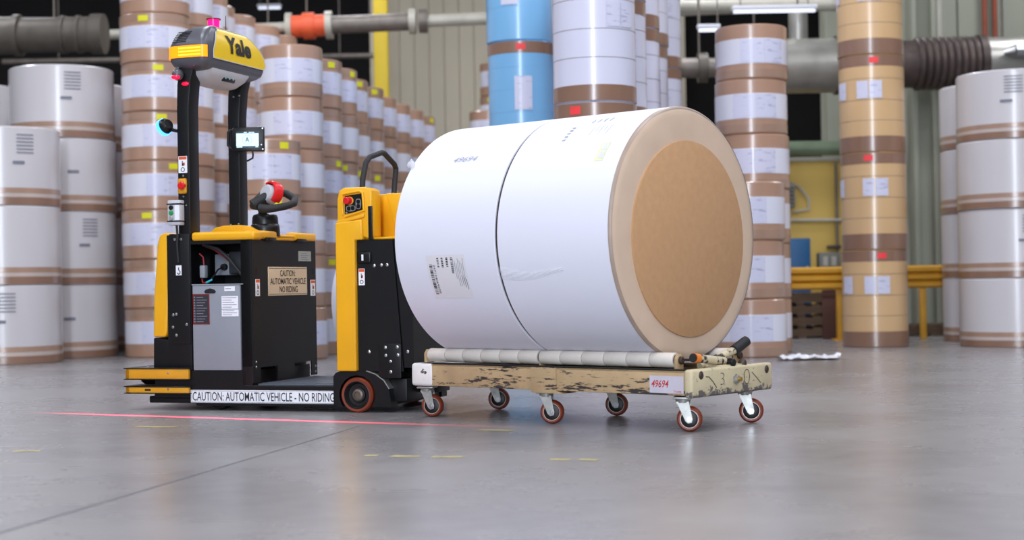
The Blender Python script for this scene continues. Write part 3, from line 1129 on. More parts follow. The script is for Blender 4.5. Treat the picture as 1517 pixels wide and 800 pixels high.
# ------------------------------------------------------------------ roll cart
cart = thing('roll_cart', 'chipped cream steel cart on six orange casters carrying two rolls', 'cart', K_LOC, K_ROT)
BZ0, BZ1 = 0.176, 0.292
q = MB()
q.box(-1.66, 0.03, -0.06, -0.04, BZ0, BZ1, 0.004)
q.box(-1.66, 0.03, -0.06, 0.02, BZ1 - 0.012, BZ1, 0.004)
q.build('side_beam', M_cart, cart)
q = MB()
q.box(-1.66, 0.03, 0.63, 0.65, BZ0, BZ1, 0.004)
q.box(-1.66, 0.03, 0.57, 0.65, BZ1 - 0.012, BZ1, 0.004)
q.build('side_beam', M_cart, cart)
q = MB()
q.box(-1.66, 0.0, -0.03, 0.62, 0.20, 0.215)
q.build('deck_plate', mat('dark_steel_deck', (52, 48, 46), 0.55, 0.4, 0.2, 6), cart)
q = MB()
for x in (-1.3, -0.85, -0.4):
    q.box(x - 0.03, x + 0.03, -0.04, 0.63, 0.18, 0.27)
q.build('cross_member', M_cart, cart)
q = MB()
q.box(0.030, 0.078, -0.066, 0.656, 0.165, 0.300, 0.014, 3)
end = q.build('end_beam', M_cartend, cart)
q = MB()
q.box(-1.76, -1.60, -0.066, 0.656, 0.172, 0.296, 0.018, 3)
q.build('end_cap', M_cartlit, cart)  # cap standing in for the lamplit patch on the cart's left end
q = MB()
q.box(-0.905, -0.742, -0.070, -0.03, 0.163, 0.292, 0.005)
q.prism([(-0.905, 0.163), (-0.70, 0.163), (-0.742, 0.176), (-0.905, 0.176)], 'y', -0.068, 0.05)
q.build('middle_block', M_cart, cart)
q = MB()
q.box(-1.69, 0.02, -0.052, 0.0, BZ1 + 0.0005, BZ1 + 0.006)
q.build('shadow_strip', M_dark, cart)  # dark strip painting the shade under the rollers
# end beam details
for vv, zz in ((0.011, 0.270), (0.601, 0.268)):
    q = MB()
    q.cyl((0.078, vv, zz), (0.0785, vv, zz), 0.020, n=20)
    q.cyl((0.0785, vv, zz), (0.082, vv, zz), 0.014, 0.012, n=20)
    q.build('recessed_bolt', M_rollerend, end)
q = MB()
q.lathe([(0, 0), (0.026, 0), (0.026, 0.006), (0.018, 0.008), (0.018, 0.020), (0, 0.020)], (0.078, 0.311, 0.236), (1, 0, 0), 6)
q.build('hex_nut', M_zinc, end, 20)
q = MB()
q.cyl((0.098, 0.311, 0.236), (0.112, 0.311, 0.236), 0.010, n=12)
q.build('bolt_tip', M_brass, end)
for ch_, v_, z_, w_, h_ in (('3', 0.175, 0.215, 0.035, 0.058), ('0', 0.385, 0.205, 0.055, 0.075)):
    q = MB()
    add_text(q, ch_, lambda x, y: (0.0795, v_ + x, z_ + y), w_, h_, -0.03)
    q.build('scratched_digit', M_rollerend, end)
for pth, r_ in (([(0.079, 0.05, 0.262), (0.079, 0.075, 0.26), (0.079, 0.11, 0.235), (0.079, 0.14, 0.205)], 0.0022), ([(0.079, 0.46, 0.262), (0.079, 0.50, 0.235), (0.079, 0.54, 0.205)], 0.0016)):
    q = MB()
    q.tube(pth, r_, 6)
    q.build('scratch', M_rollerend, end)
# number label
q = MB()
q.box(-0.169, 0.026, -0.0625, -0.0605, 0.186, 0.268)
pl = q.build('number_plate', mat('grimy_white_label', (196, 190, 202), 0.5, 0, 0.06, 9), cart)
q = MB()
add_text(q, '49694', lambda x, y: (-0.158 + x, -0.0632, 0.212 + y), 0.100, 0.036, 0.012, 0.25)
add_text(q, 'Trucker', lambda x, y: (-0.028 + x, -0.0632, 0.191 + y), 0.044, 0.010, 0.014)
q.build('lettering', M_redink, pl)


# rollers
def roller(v, u0, u1, n, near):
    z0 = 0.338
    q = MB()
    q.cyl((u0 + 0.004, v, z0), (u1 - 0.004, v, z0), 0.0325, n=20)
    r_ = q.build('roller', mat('roller_seam', (112, 100, 90), 0.6, 0, 0.1, 9) if 'roller_seam' not in MATS else MATS['roller_seam'], cart)
    L = (u1 - u0) / n
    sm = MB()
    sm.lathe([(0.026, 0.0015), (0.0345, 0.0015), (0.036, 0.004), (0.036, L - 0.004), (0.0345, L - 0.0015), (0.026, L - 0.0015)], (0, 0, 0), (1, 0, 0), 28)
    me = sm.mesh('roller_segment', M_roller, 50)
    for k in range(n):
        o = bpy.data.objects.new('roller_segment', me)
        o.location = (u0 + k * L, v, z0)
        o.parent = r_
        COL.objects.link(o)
    return r_


for v in (0.03, 0.55):
    roller(v, -1.695, -0.915, 6, v < 0.3)
    roller(v, -0.905, -0.075, 5 + 1, v < 0.3)
    for x in (-1.71, -0.91, -0.058):
        q = MB()
        if x != -0.91:
            q.prism([(v - 0.028, 0.285), (v + 0.028, 0.285), (v + 0.028, 0.345), (v + 0.012, 0.368), (v - 0.012, 0.368), (v - 0.028, 0.345)], 'x', x - 0.012, x + 0.006, 0.003)
        else:
            q.prism([(v - 0.02, 0.285), (v + 0.02, 0.285), (v + 0.012, 0.345), (v - 0.012, 0.345)], 'x', x - 0.003, x + 0.003)
        br = q.build('roller_bracket', M_cart, cart)
        if x != -0.91:
            q = MB()
            s = 1 if x > -1 else -1
            q.lathe([(0, 0), (0.019, 0), (0.019, 0.012), (0.014, 0.016), (0, 0.016)], (x + (0.006 if s > 0 else -0.012), v, 0.338), (s, 0, 0), 12)
            q.build('axle_nut', M_rollerend, br)

# folded tow handle lying on the end
q = MB()
q.tube([(0.02, 0.06, 0.348), (0.02, 0.30, 0.322)], 0.021, 14)
hb = q.build('handle_bar', chipped('chipped_bar', (206, 192, 160), (50, 46, 44), 0.52, 14, (1, 1, 1)), cart)
q = MB()
q.tube([(0.02, 0.036, 0.3505), (0.02, 0.075, 0.3465)], 0.0235, 14)
q.build('orange_collar', M_orange, hb)
q = MB()
q.tube([(0.02, 0.030, 0.3512), (0.02, 0.058, 0.3482)], 0.0215, 14)
q.build('rubber_plug', M_rubber, hb)
q = MB()
q.tube([(-0.055, 0.20, 0.300), (-0.02, 0.40, 0.358), (0.0, 0.44, 0.371)], 0.020, 14)
hb2 = q.build('handle_bar', MATS['chipped_bar'], cart)
q = MB()
q.tube([(-0.001, 0.425, 0.368), (0.006, 0.53, 0.412)], [0.027, 0.026], 14)
q.build('grip', M_rubber, hb2)
q = MB()
q.lathe([(0, 0), (0.022, 0), (0.022, 0.03), (0.016, 0.036), (0, 0.036)], (0.035, 0.315, 0.315), (1, 0, 0), 16)
q.build('pivot_nut', M_black2, hb)
q = MB()
q.box(-0.06, 0.06, 0.22, 0.46, 0.288, 0.306, 0.004)
q.build('handle_plate', M_cartend, cart)
q = MB()
q.ball((0.05, 0.42, 0.306), (0.022, 0.022, 0.026), 12)
q.build('domed_bolt', M_rollerend, cart)


# casters
def caster(u, v, swing):
    q = MB()
    q.M = Matrix.Translation((u, v, 0)) @ Matrix.Rotation(swing, 4, 'Z')
    M0 = q.M.copy()
    q.box(-0.045, 0.045, -0.05, 0.05, 0.158, 0.168, 0.003)
    q.cyl((0, 0, 0.140), (0, 0, 0.160), 0.034, 0.038, 20)
    off = 0.030
    for s in (-1, 1):
        q.prism([(-0.030, 0.146), (0.030, 0.146), (off + 0.016, 0.060), (off + 0.012, 0.046), (off - 0.006, 0.042), (off - 0.018, 0.052)], 'y', s * 0.026 - 0.0025, s * 0.026 + 0.0025)
    q.box(-0.030, 0.030, -0.027, 0.027, 0.136, 0.144)
    c_ = q.build('caster', M_zinc, cart)
    q = MB()
    q.M = M0
    wr_ = 0.062
    q.lathe([(0.040, -0.020), (0.052, -0.021), (0.060, -0.013), (wr_, 0), (0.060, 0.013), (0.052, 0.021), (0.040, 0.020)], (off, 0, wr_), (0, 1, 0), 32)
    q.build('wheel_tyre', M_tyre, c_)
    q = MB()
    q.M = M0
    q.lathe([(0, -0.014), (0.020, -0.016), (0.036, -0.012), (0.042, -0.0195), (0.042, 0.0195), (0.036, 0.012), (0.020, 0.016), (0, 0.014)], (off, 0, wr_), (0, 1, 0), 28)
    q.build('wheel_core', M_bronze, c_)
    q = MB()
    q.M = M0
    q.lathe([(0.0415, -0.0212), (0.044, -0.0212), (0.044, -0.0190), (0.0415, -0.0190)], (off, 0, wr_), (0, 1, 0), 28)
    q.build('wheel_rim', M_silver, c_)
    q = MB()
    q.M = M0
    q.cyl((off, -0.040, wr_), (off, 0.040, wr_), 0.006, n=10)
    q.cyl((off, -0.036, wr_), (off, -0.029, wr_), 0.013, n=6)
    q.cyl((off, 0.029, wr_), (off, 0.036, wr_), 0.013, n=6)
    q.build('axle_bolt', M_steel, c_)


CA = R_(27)
for u in (-1.70, -0.86, -0.02):
    for v in (0.0, 0.55):
        caster(u, v, CA + random.uniform(-0.06, 0.06))

# ------------------------------------------------------------------ tow tractor
T_LOC = (-0.894, 8.8635, 0)
T_ROT = -R_(19.5)
tr = thing('tow_tractor', 'yellow and black robotic tow tractor with tall twin-post mast', 'tow tractor', T_LOC, T_ROT)
W = 0.82


SCREWS = {}


def screws(parent, pts, r=0.007, axis=(0, -1, 0), m=None):
    """one small domed screw head per point"""
    key = (round(r, 4), axis)
    if key not in SCREWS:
        k_ = MB()
        k_.lathe([(0, 0.004), (r * 0.6, 0.0035), (r, 0.0)], (0, 0, 0), axis, 10)
        SCREWS[key] = k_.mesh('screw', M_steel)
    for p in pts:
        o_ = bpy.data.objects.new('screw', SCREWS[key])
        o_.location = p if m is None else m @ Vector(p)
        if m is not None:
            o_.rotation_euler = m.to_euler()
        o_.parent = parent
        COL.objects.link(o_)


# chassis
q = MB()
q.prism([(-1.34, 0.075), (-1.33, 0.235), (-0.715, 0.235), (-0.715, 0.150), (-0.15, 0.148), (-0.14, 0.03), (-1.05, 0.028), (-1.08, 0.075)], 'y', 0.0, W, 0.003, 1)
ch = q.build('chassis', M_black, tr)
q = MB()
q.box(-1.394, -1.05, 0.03, W - 0.03, 0.040, 0.080, 0.006)
q.build('skid_plate', M_black, tr)
for yy in (0.12, W - 0.12):
    q = MB()
    q.lathe([(0.03, -0.03), (0.075, -0.03), (0.08, -0.022), (0.08, 0.022), (0.075, 0.03), (0.03, 0.03)], (-0.95, yy, 0.08), (0, 1, 0), 28)
    q.build('drive_wheel', M_rubber, tr)
# platform mat with ribs
q = MB()
q.box(-0.655, -0.150, 0.03, W - 0.03, 0.148, 0.158, 0.003)
pm_ = q.build('platform_mat', M_mat, tr)
for k in range(12):
    q = MB()
    yy = 0.055 + k * 0.06
    q.box(-0.645, -0.16, yy, yy + 0.03, 0.158, 0.162, 0.0015, 1)
    q.build('mat_rib', M_mat, pm_)
# caution strip on the side
q = MB()
q.box(-1.087, -0.128, -0.006, 0.0, 0.046, 0.122, 0.0025, 1)
st = q.build('caution_strip', M_white, tr)
q = MB()
for a0, a1, b0, b1 in ((-1.080, -0.135, 0.1165, 0.118), (-1.080, -0.135, 0.050, 0.0515), (-1.080, -1.0785, 0.050, 0.118), (-0.1365, -0.135, 0.050, 0.118)):
    q.box(a0, a1, -0.0068, -0.006, b0, b1)
q.build('border', M_ink, st)
q = MB()
add_text(q, 'CAUTION: AUTOMATIC VEHICLE - NO RIDING', lambda x, y: (-1.072 + x, -0.0070, 0.0585 + y), 0.930, 0.052, 0.006)
q.build('lettering', M_ink, st)

# battery bay
q = MB()
q.box(-0.742, -0.672, 0.0, 0.06, 0.150, 1.010, 0.004)
q.box(-0.742, -0.672, 0.0, W, 0.256, 1.010, 0.004)           # column next to the platform
q.box(-1.075, -0.742, 0.40, W, 0.235, 1.010)                 # rear block
q.box(-1.075, -0.70, 0.0, W, 0.985, 1.010)                   # roof sheet
q.box(-1.24, -1.075, 0.0, W - 0.05, 0.235, 1.045, 0.006)     # front block
q.build('cabinet', M_black, tr)
q = MB()
q.box(-1.066, -0.746, -0.004, 0.39, 0.238, 0.742, 0.006)
ba = q.build('battery', M_batt, tr)
q = MB()
q.box(-1.068, -0.725, -0.006, 0.02, 0.742, 0.748)
q.build('lid_edge', M_batt, ba)
q = MB()
q.prism([(-0.985, 0.703), (-0.972, 0.716), (-0.945, 0.722), (-0.918, 0.716), (-0.905, 0.703), (-0.915, 0.693), (-0.975, 0.693)], 'y', -0.0065, -0.0045)
q.build('handle_slot', M_dark, ba)
q = MB()
q.box(-1.062, -0.950, -0.006, -0.0045, 0.510, 0.690)
wl = q.build('warning_label', mat('dark_red_label', (120, 26, 30), 0.5, 0, 0, 1), ba)
q = MB()
q.box(-1.056, -0.956, -0.0066, -0.006, 0.516, 0.683)
q.build('label_field', mat('dark_grey_label', (46, 44, 50), 0.5, 0, 0, 1), wl)
q = MB()
for k in range(10):
    zz = 0.522 + k * 0.016
    q.box(-1.054, -1.045, -0.0074, -0.0066, zz, zz + 0.009)
    q.box(-1.036, -1.036 + 0.045 + 0.025 * ((k * 7) % 3) / 2, -0.0074, -0.0066, zz + 0.002, zz + 0.006)
q.build('print_lines', M_greyink, wl)
for a0, a1, b0, b1, nm in ((-0.868, -0.758, 0.600, 0.675, 'data_label'), (-0.868, -0.756, 0.556, 0.596, 'data_label'), (-0.848, -0.778, 0.705, 0.732, 'serial_label')):
    q = MB()
    q.box(a0, a1, -0.006, -0.0045, b0, b1)
    dl = q.build(nm, M_white, ba)
    q = MB()
    nn_ = 5 if b1 - b0 > 0.05 else (3 if b1 - b0 > 0.03 else 1)
    for k in range(nn_):
        zz = b0 + (k + 0.6) * (b1 - b0) / (nn_ + 0.4)
        q.box(a0 + 0.006, a0 + 0.006 + (a1 - a0) * (0.55 + 0.3 * ((k * 5) % 3) / 2), -0.0066, -0.006, zz, zz + 0.0035)
    q.build('print_lines', M_greyink, dl)
# things inside the open bay
q = MB()
q.box(-1.055, -0.955, 0.24, 0.40, 0.80, 0.93, 0.008)
q.build('charger_box', M_batt, tr)
q = MB()
q.box(-0.955, -0.840, 0.23, 0.40, 0.81, 0.945, 0.012)
q.build('charger_cover', mat('dark_grey_case', (62, 64, 70), 0.45, 0, 0.06, 8), tr)
q = MB()
q.lathe([(0, 0), (0.022, 0), (0.020, 0.02), (0, 0.02)], (-0.985, 0.24, 0.85), (0, -1, 0), 16)
q.build('charger_plug', M_dark, tr)
q = MB()
q.box(-1.035, -1.00, 0.03, 0.07, 0.785, 0.86, 0.006)
q.build('connector', M_batt, tr)
q = MB()
q.tube([(-1.04, 0.08, 0.985), (-0.97, 0.10, 0.955), (-0.90, 0.10, 0.91), (-0.84, 0.10, 0.86), (-0.78, 0.1, 0.79), (-0.745, 0.1, 0.75)], 0.009, 8)
q.build('red_cable', M_wirered, tr)
q = MB()
q.tube([(-1.02, 0.06, 0.985), (-0.93, 0.07, 0.955), (-0.86, 0.07, 0.90), (-0.79, 0.07, 0.82), (-0.735, 0.07, 0.76)], 0.012, 8)
q.tube([(-0.985, 0.22, 0.85), (-0.985, 0.16, 0.835), (-0.975, 0.1, 0.80), (-0.975, 0.06, 0.775)], 0.005, 8)
q.build('black_cable', M_rubber, tr)
q = MB()
q.tube([(-1.045, 0.05, 0.93), (-1.02, 0.05, 0.91), (-1.015, 0.05, 0.86)], 0.005, 8)
q.tube([(-1.03, 0.05, 0.785), (-1.02, 0.04, 0.758), (-0.99, 0.03, 0.757)], 0.005, 8)
q.build('red_cable', M_wirered, tr)
q = MB()
q.tube([(-0.99, 0.03, 0.757), (-0.97, 0.03, 0.765), (-0.955, 0.04, 0.775)], 0.006, 8)
q.build('cyan_cable', M_wirecyan, tr)
# operator side end panel
q = MB()
q.prism([(0.0, 0.165), (0.082, 0.165), (0.082, 0.252), (0.296, 0.252), (0.296, 0.165), (0.515, 0.165), (0.515, 0.256), (0.745, 0.256), (0.745, 0.165), (W, 0.165), (W, 1.012), (0.0, 1.012)], 'x', -0.672, -0.664)
ep = q.build('end_panel', M_black, tr)
q = MB()
q.box(-0.6645, -0.6600, 0.188, 0.690, 0.672, 0.845, 0.0015, 1)
plq = q.build('caution_plate', M_beigelab, ep)
q = MB()
for a0, a1, b0, b1 in ((0.196, 0.682, 0.835, 0.838), (0.196, 0.682, 0.679, 0.682)):
    q.box(-0.6600, -0.6593, a0, a1, b0, b1)
q.build('border', M_ink, plq)
q = MB()
for s, v0, v1, z0, z1 in (('CAUTION:', 0.335, 0.530, 0.788, 0.826), ('AUTOMATIC VEHICLE', 0.210, 0.670, 0.739, 0.777), ('NO RIDING', 0.325, 0.560, 0.690, 0.728)):
    add_text(q, s, lambda x, y: (-0.6590, v0 + x, z0 + y), v1 - v0, z1 - z0, 0.01)
q.build('lettering', M_ink, plq)
q = MB()
q.box(-0.6645, -0.6615, 0.585, 0.752, 0.882, 0.944)
idp = q.build('data_plate', M_silver, ep)
q = MB()
for k in range(4):
    q.box(-0.6615, -0.661, 0.61, 0.72 - 0.02 * (k % 2), 0.892 + k * 0.012, 0.895 + k * 0.012)
q.build('print_lines', M_greyink, idp)


def pict_label(mb_white, mb_orange, mb_ink, axis, p, c0, c1, z0, z1):
    """small warning sticker: orange head, pictogram, round symbol. axis 'y': on a -v face; 'x': on a +u face"""
    H_ = z1 - z0
    Wd = c1 - c0

    def bx(m_, a0, a1, b0, b1, d0, d1):
        if axis == 'y':
            m_.box(a0, a1, p - d1, p - d0, b0, b1)
        else:
            m_.box(p + d0, p + d1, a0, a1, b0, b1)
    bx(mb_white, c0, c1, z0, z1, 0, 0.002)
    bx(mb_orange, c0 + Wd * 0.06, c1 - Wd * 0.06, z1 - H_ * 0.2, z1 - H_ * 0.03, 0.002, 0.0026)
    bx(mb_ink, c0 + Wd * 0.40, c0 + Wd * 0.62, z0 + H_ * 0.42, z0 + H_ * 0.60, 0.002, 0.0026)
    bx(mb_ink, c0 + Wd * 0.40, c0 + Wd * 0.52, z0 + H_ * 0.62, z0 + H_ * 0.70, 0.002, 0.0026)
    bx(mb_orange, c0 + Wd * 0.60, c0 + Wd * 0.74, z0 + H_ * 0.44, z0 + H_ * 0.62, 0.002, 0.0028)
    cc = (c0 + c1) / 2
    zc = z0 + H_ * 0.2
    r_ = min(Wd * 0.3, H_ * 0.14)
    ax = (0, -1, 0) if axis == 'y' else (1, 0, 0)
    c3 = (cc, p - 0.002, zc) if axis == 'y' else (p + 0.002, cc, zc)
    mb_ink.lathe([(r_ * 0.7, 0.0), (r_ * 0.7, 0.0007), (r_, 0.0007), (r_, 0.0)], c3, ax, 16)


def sticker(parent, axis, p, c0, c1, z0, z1):
    a_, b_, c_ = MB(), MB(), MB()
    pict_label(a_, b_, c_, axis, p, c0, c1, z0, z1)
    s_ = a_.build('warning_sticker', M_white, parent)
    if parent is tr:
        b_.build('sticker_head', M_orangelab, s_)
        c_.build('pictogram', M_ink, s_)
    else:
        b_.build('sticker_head', M_orangelab, s_)
        c_.build('pictogram', M_ink, s_)


sticker(ep, 'x', -0.664, 0.035, 0.085, 0.672, 0.772)
sticker(ep, 'x', -0.664, 0.742, 0.806, 0.665, 0.765)
screws(ep, [(-0.664, 0.03, 0.285), (-0.664, 0.03, 0.255), (-0.664, 0.795, 0.22), (-0.664, 0.795, 0.185)], 0.008, (1, 0, 0))
q = MB()
q.box(-0.6645, -0.662, 0.045, 0.055, 0.80, 0.835)
q.box(-0.6645, -0.662, 0.775, 0.785, 0.80, 0.835)
q.build('slot', M_dark, ep)
# yellow top cover
q = MB()
q.box(-1.066, -0.640, -0.012, 0.10, 1.004, 1.056, 0.018, 3)
q.box(-1.04, -0.655, 0.05, W, 1.010, 1.040, 0.010, 2)
q.box(-0.72, -0.650, 0.02, 0.30, 1.012, 1.060, 0.014, 3)
q.box(-0.72, -0.652, 0.52, W - 0.005, 1.008, 1.058, 0.014, 3)
q.box(-0.72, -0.655, 0.29, 0.53, 1.005, 1.042, 0.010, 3)
q.prism([(-1.065, 1.030), (-1.060, 1.062), (-1.03, 1.088), (-0.97, 1.100), (-0.86, 1.102), (-0.79, 1.092), (-0.70, 1.050), (-0.70, 1.030)], 'y', 0.20, 0.235, 0.008)
q.build('top_cover', M_yel, tr)
for vv in (0.20, 0.60):
    q = MB()
    q.box(-0.668, -0.640, vv - 0.055, vv + 0.055, 1.000, 1.020, 0.003)
    q.build('cover_latch', M_black2, tr)
# front hood (yellow) and black lower nose
q = MB()
q.prism([(-1.345, 0.435), (-1.335, 0.70), (-1.305, 1.005), (-1.290, 1.045), (-1.255, 1.062), (-1.210, 1.052), (-1.215, 0.98), (-1.240, 0.60), (-1.250, 0.46), (-1.262, 0.436)], 'y', 0.005, W - 0.06, 0.012, 3)
q.build('hood', M_yel, tr)
q = MB()
q.prism([(-1.345, 0.235), (-1.342, 0.434), (-1.09, 0.394), (-1.085, 0.235)], 'y', 0.002, W - 0.06, 0.01, 2)
q.build('nose', M_black, tr)
# mast foot plate with bolts
q = MB()
q.box(-1.215, -1.078, -0.010, 0.0, 0.395, 1.050, 0.004)
fp = q.build('mast_foot', M_black, tr)
screws(fp, [(-1.178, -0.010, 1.018), (-1.135, -0.010, 1.018), (-1.175, -0.010, 0.572), (-1.195, -0.010, 0.568), (-1.105, -0.010, 0.510), (-1.175, -0.010, 0.447), (-1.198, -0.010, 0.495)], 0.009)
q = MB()
q.box(-1.170, -1.132, -0.0125, -0.010, 0.803, 0.862)
hs = q.build('hook_sticker', M_white, fp)
q = MB()
q.tube([(-1.150, -0.0135, 0.850), (-1.150, -0.0135, 0.835), (-1.140, -0.0135, 0.825), (-1.142, -0.0135, 0.813), (-1.152, -0.0135, 0.810), (-1.160, -0.0135, 0.818)], 0.003, 6)
q.build('hook_symbol', M_ink, hs)
# front bumper: two U shaped yellow bars between black plates
for z0, z1 in ((0.187, 0.246), (0.104, 0.138)):
    q = MB()
    q.box(-1.52, -1.085, -0.030, -0.006, z0, z1, 0.004)
    q.box(-1.52, -1.49, -0.030, W + 0.03, z0, z1, 0.004)
    q.box(-1.52, -1.085, W + 0.006, W + 0.030, z0, z1, 0.004)
    bp = q.build('bumper_bar', M_yelp, tr)
    q = MB()
    q.box(-1.53, -1.08, -0.036, W + 0.036, z1, z1 + 0.007, 0.002, 1)
    q.box(-1.53, -1.08, -0.036, W + 0.036, z0 - 0.006, z0, 0.002, 1)
    q.build('bumper_plate', M_black, bp)
    screws(bp, [(-1.225, -0.030, (z0 + z1) / 2 + 0.006)], 0.007)
q = MB()
q.box(-1.385, -1.345, -0.0305, -0.029, 0.116, 0.128, 0.0)
q.build('slot', M_dark, tr)
q = MB()
q.lathe([(0, 0.150), (0.05, 0.150), (0.07, 0.165), (0.08, 0.184), (0, 0.184)], (-1.40, 0.09, 0), (0, 0, 1), 28)
q.build('scanner', M_black2, tr)
q = MB()
q.box(-1.34, -1.09, 0.02, 0.4, 0.142, 0.182)
q.build('scanner_bracket', M_black, tr)
screws(tr, [(-1.42, 0.06, 0.2535), (-1.18, 0.06, 0.2535)], 0.010, (0, 0, 1))
# mast posts
for v0, v1, du in ((0.0, 0.115, 0.0), (0.60, 0.70, 0.0)):
    q = MB()
    q.prism([(-1.155, 0.42), (-1.075, 0.42), (-1.075, 1.80), (-1.060, 1.96), (-1.035, 2.05), (-1.135, 2.05), (-1.150, 1.94), (-1.155, 1.80)], 'y', v0, v1, 0.005)
    po = q.build('mast_post', M_black, tr)
    if v0 < 0.1:
        screws(po, [(-1.10, v0, 1.22), (-1.12, v0, 1.98)], 0.006)
    else:
        screws(po, [(-1.145, v0, 1.12), (-1.09, v0, 1.125), (-1.11, v0, 1.93), (-1.07, v0, 1.935)], 0.007)

# sensor head
LV = [(2.020, 0.085), (2.032, 0.045), (2.052, 0.014), (2.080, 0.0), (2.168, 0.0), (2.205, 0.014), (2.240, 0.040), (2.268, 0.072), (2.286, 0.108), (2.297, 0.150), (2.301, 0.19)]
HU0, HU1, HV0, HV1 = -1.205, -0.925, -0.050, 0.695


def head_ring(z_, ins, grow=0.0, n=8):
    low = z_ < 2.08
    u0 = HU0 + ins * 0.85 - grow
    u1 = HU1 - ins * (0.30 if not low else 0.6) + grow
    v0 = HV0 + ins * 1.0 - grow
    v1 = HV1 - ins * (1.9 if not low else 0.8) + grow
    r1 = 0.10
    r1 = min(r1, (u1 - u0) * 0.48)
    out = []
    for cx, cy, a0 in ((u1 - r1 * 0.45, v0 + r1 * 0.45, -90), (u1 - r1 * 0.6, v1 - r1 * 0.6, 0), (u0 + r1, v1 - r1, 90), (u0 + r1, v0 + r1, 180)):
        rr_ = {-90: r1 * 0.45, 0: r1 * 0.6, 90: r1, 180: r1}[a0]
        for k in range(n + 1):
            a_ = R_(a0 + 90 * k / n)
            out.append((cx + rr_ * math.cos(a_), cy + rr_ * math.sin(a_), z_))
    return out


def ins_at(z_):
    for (za, ia), (zb, ib) in zip(LV[:-1], LV[1:]):
        if za <= z_ <= zb:
            return ia + (ib - ia) * (z_ - za) / (zb - za)
    return LV[-1][1]


q = MB()
q.loft([head_ring(z_, i_) for z_, i_ in LV])
hd = q.build('sensor_head', M_head, tr, 50)
# amber light band round the near end
q = MB()
t = bmesh.new()
ra = head_ring(2.090, 0, 0.006)
rb = head_ring(2.160, 0, 0.006)
# ring order: corner near/right, far/right, far/left, near/left -> use near side only
idx = list(range(27 - 0, 36)) + list(range(0, 7))
va = [t.verts.new(ra[i]) for i in idx]
vb = [t.verts.new(rb[i]) for i in idx]
for k in range(len(idx) - 1):
    t.faces.new((va[k], va[k + 1], vb[k + 1], vb[k]))
q._merge(t)
ab = q.build('amber_light', M_ledamber, hd, 50)
q = MB()
for row, zz in enumerate((2.105, 2.125, 2.145)):
    for k in range(16):
        u = -1.10 + k * 0.0095
        q.ball((u, HV0 - 0.0065, zz), (0.003, 0.002, 0.0055), 6)
tag(q.build('lens_bumps', mat('amber_bright', (255, 205, 70), 0.3, 0, 0, 1, emit=1.6), ab), kind='stuff')
# vents on the near end
q = MB()
for k in range(7):
    zz = 2.184 + k * 0.0105
    vv = HV0 + ins_at(zz) * 1.0 - 0.0015
    q.box(-1.150 + k * 0.003, -1.06 + k * 0.003, vv - 0.0005, vv + 0.006, zz, zz + 0.0045)
q.build('vent_slits', M_dark, hd)
# yellow side panel facing the operator
def uface(z_, e):
    return HU1 - ins_at(z_) * 0.30 + e


def panel_rows(e, shrink):
    rows = []
    N = 12
    for k in range(N + 1):
        f = k / N
        z_ = 2.092 + shrink + (2.284 - 2.092 - 2 * shrink) * f
        vl = 0.035 + 0.07 * min(1, max(0, (f - 0.25) / 0.75)) + shrink
        if f > 0.9:
            vl += 0.02
        vr = 0.672 - shrink - 0.20 * f ** 2.2
        if f < 0.06:
            vr -= 0.02
        rows.append([(uface(z_, e), vl + (vr - vl) * j / 10, z_) for j in range(11)])
    return rows


q = MB()
t = bmesh.new()
rows = [[t.verts.new(p) for p in r] for r in panel_rows(0.006, 0.0)]
for a_, b_ in zip(rows[:-1], rows[1:]):
    for j in range(10):
        t.faces.new((a_[j], a_[j + 1], b_[j + 1], b_[j]))
q._merge(t)
ypan = q.build('badge_panel', mat('badge_yellow', (240, 200, 20), 0.3, 0, 0.02, 4), hd, 60)
q = MB()
pr_ = panel_rows(0.006, 0.0)
loop = pr_[0] + [r[-1] for r in pr_[1:]] + pr_[-1][::-1][1:] + [r[0] for r in pr_[::-1][1:]]
q.tube(loop, 0.003, 6)
q.build('panel_trim', M_pod, ypan)
q = MB()
add_text(q, 'Yale', lambda x, y: (uface(2.140 + y, 0.010), 0.185 + x, 2.140 + y), 0.300, 0.108, 0.04)
q.build('lettering', M_ink, ypan)
# pale sensor pod under the head
q = MB()


def rrect(u0, u1, v0, v1, z_, r, n=5):
    out = []
    for cx, cy, a0 in ((u1 - r, v0 + r, -90), (u1 - r, v1 - r, 0), (u0 + r, v1 - r, 90), (u0 + r, v0 + r, 180)):
        for k in range(n + 1):
            a_ = R_(a0 + 90 * k / n)
            out.append((cx + r * math.cos(a_), cy + r * math.sin(a_), z_))
    return out


q.loft([rrect(-1.09, -1.03, 0.20, 0.42, 1.945, 0.02), rrect(-1.12, -1.00, 0.12, 0.46, 1.957, 0.03), rrect(-1.15, -0.965, 0.05, 0.52, 2.00, 0.04), rrect(-1.16, -0.945, 0.03, 0.545, 2.04, 0.04), rrect(-1.15, -0.955, 0.06, 0.52, 2.066, 0.04)])
pod = q.build('sensor_pod', M_pod, hd, 50)
q = MB()
q.M = Matrix.Translation((-0.972, 0.30, 2.004)) @ Matrix.Rotation(R_(14), 4, 'Y')
q.box(-0.01, 0.008, -0.075, 0.075, -0.026, 0.026, 0.008, 3)
win = q.build('sensor_window', M_black2, pod)
# lenses
q = MB()
for s in (-0.045, 0.0, 0.045):
    q.lathe([(0, 0.003), (0.008, 0.002), (0.012, 0)], (-0.963, 0.30 + s, 2.004), (1, 0, -0.25), 14)
o = q.build('sensor_lenses', mat('pale_lens', (150, 190, 190), 0.2, 0, 0, 1), pod)
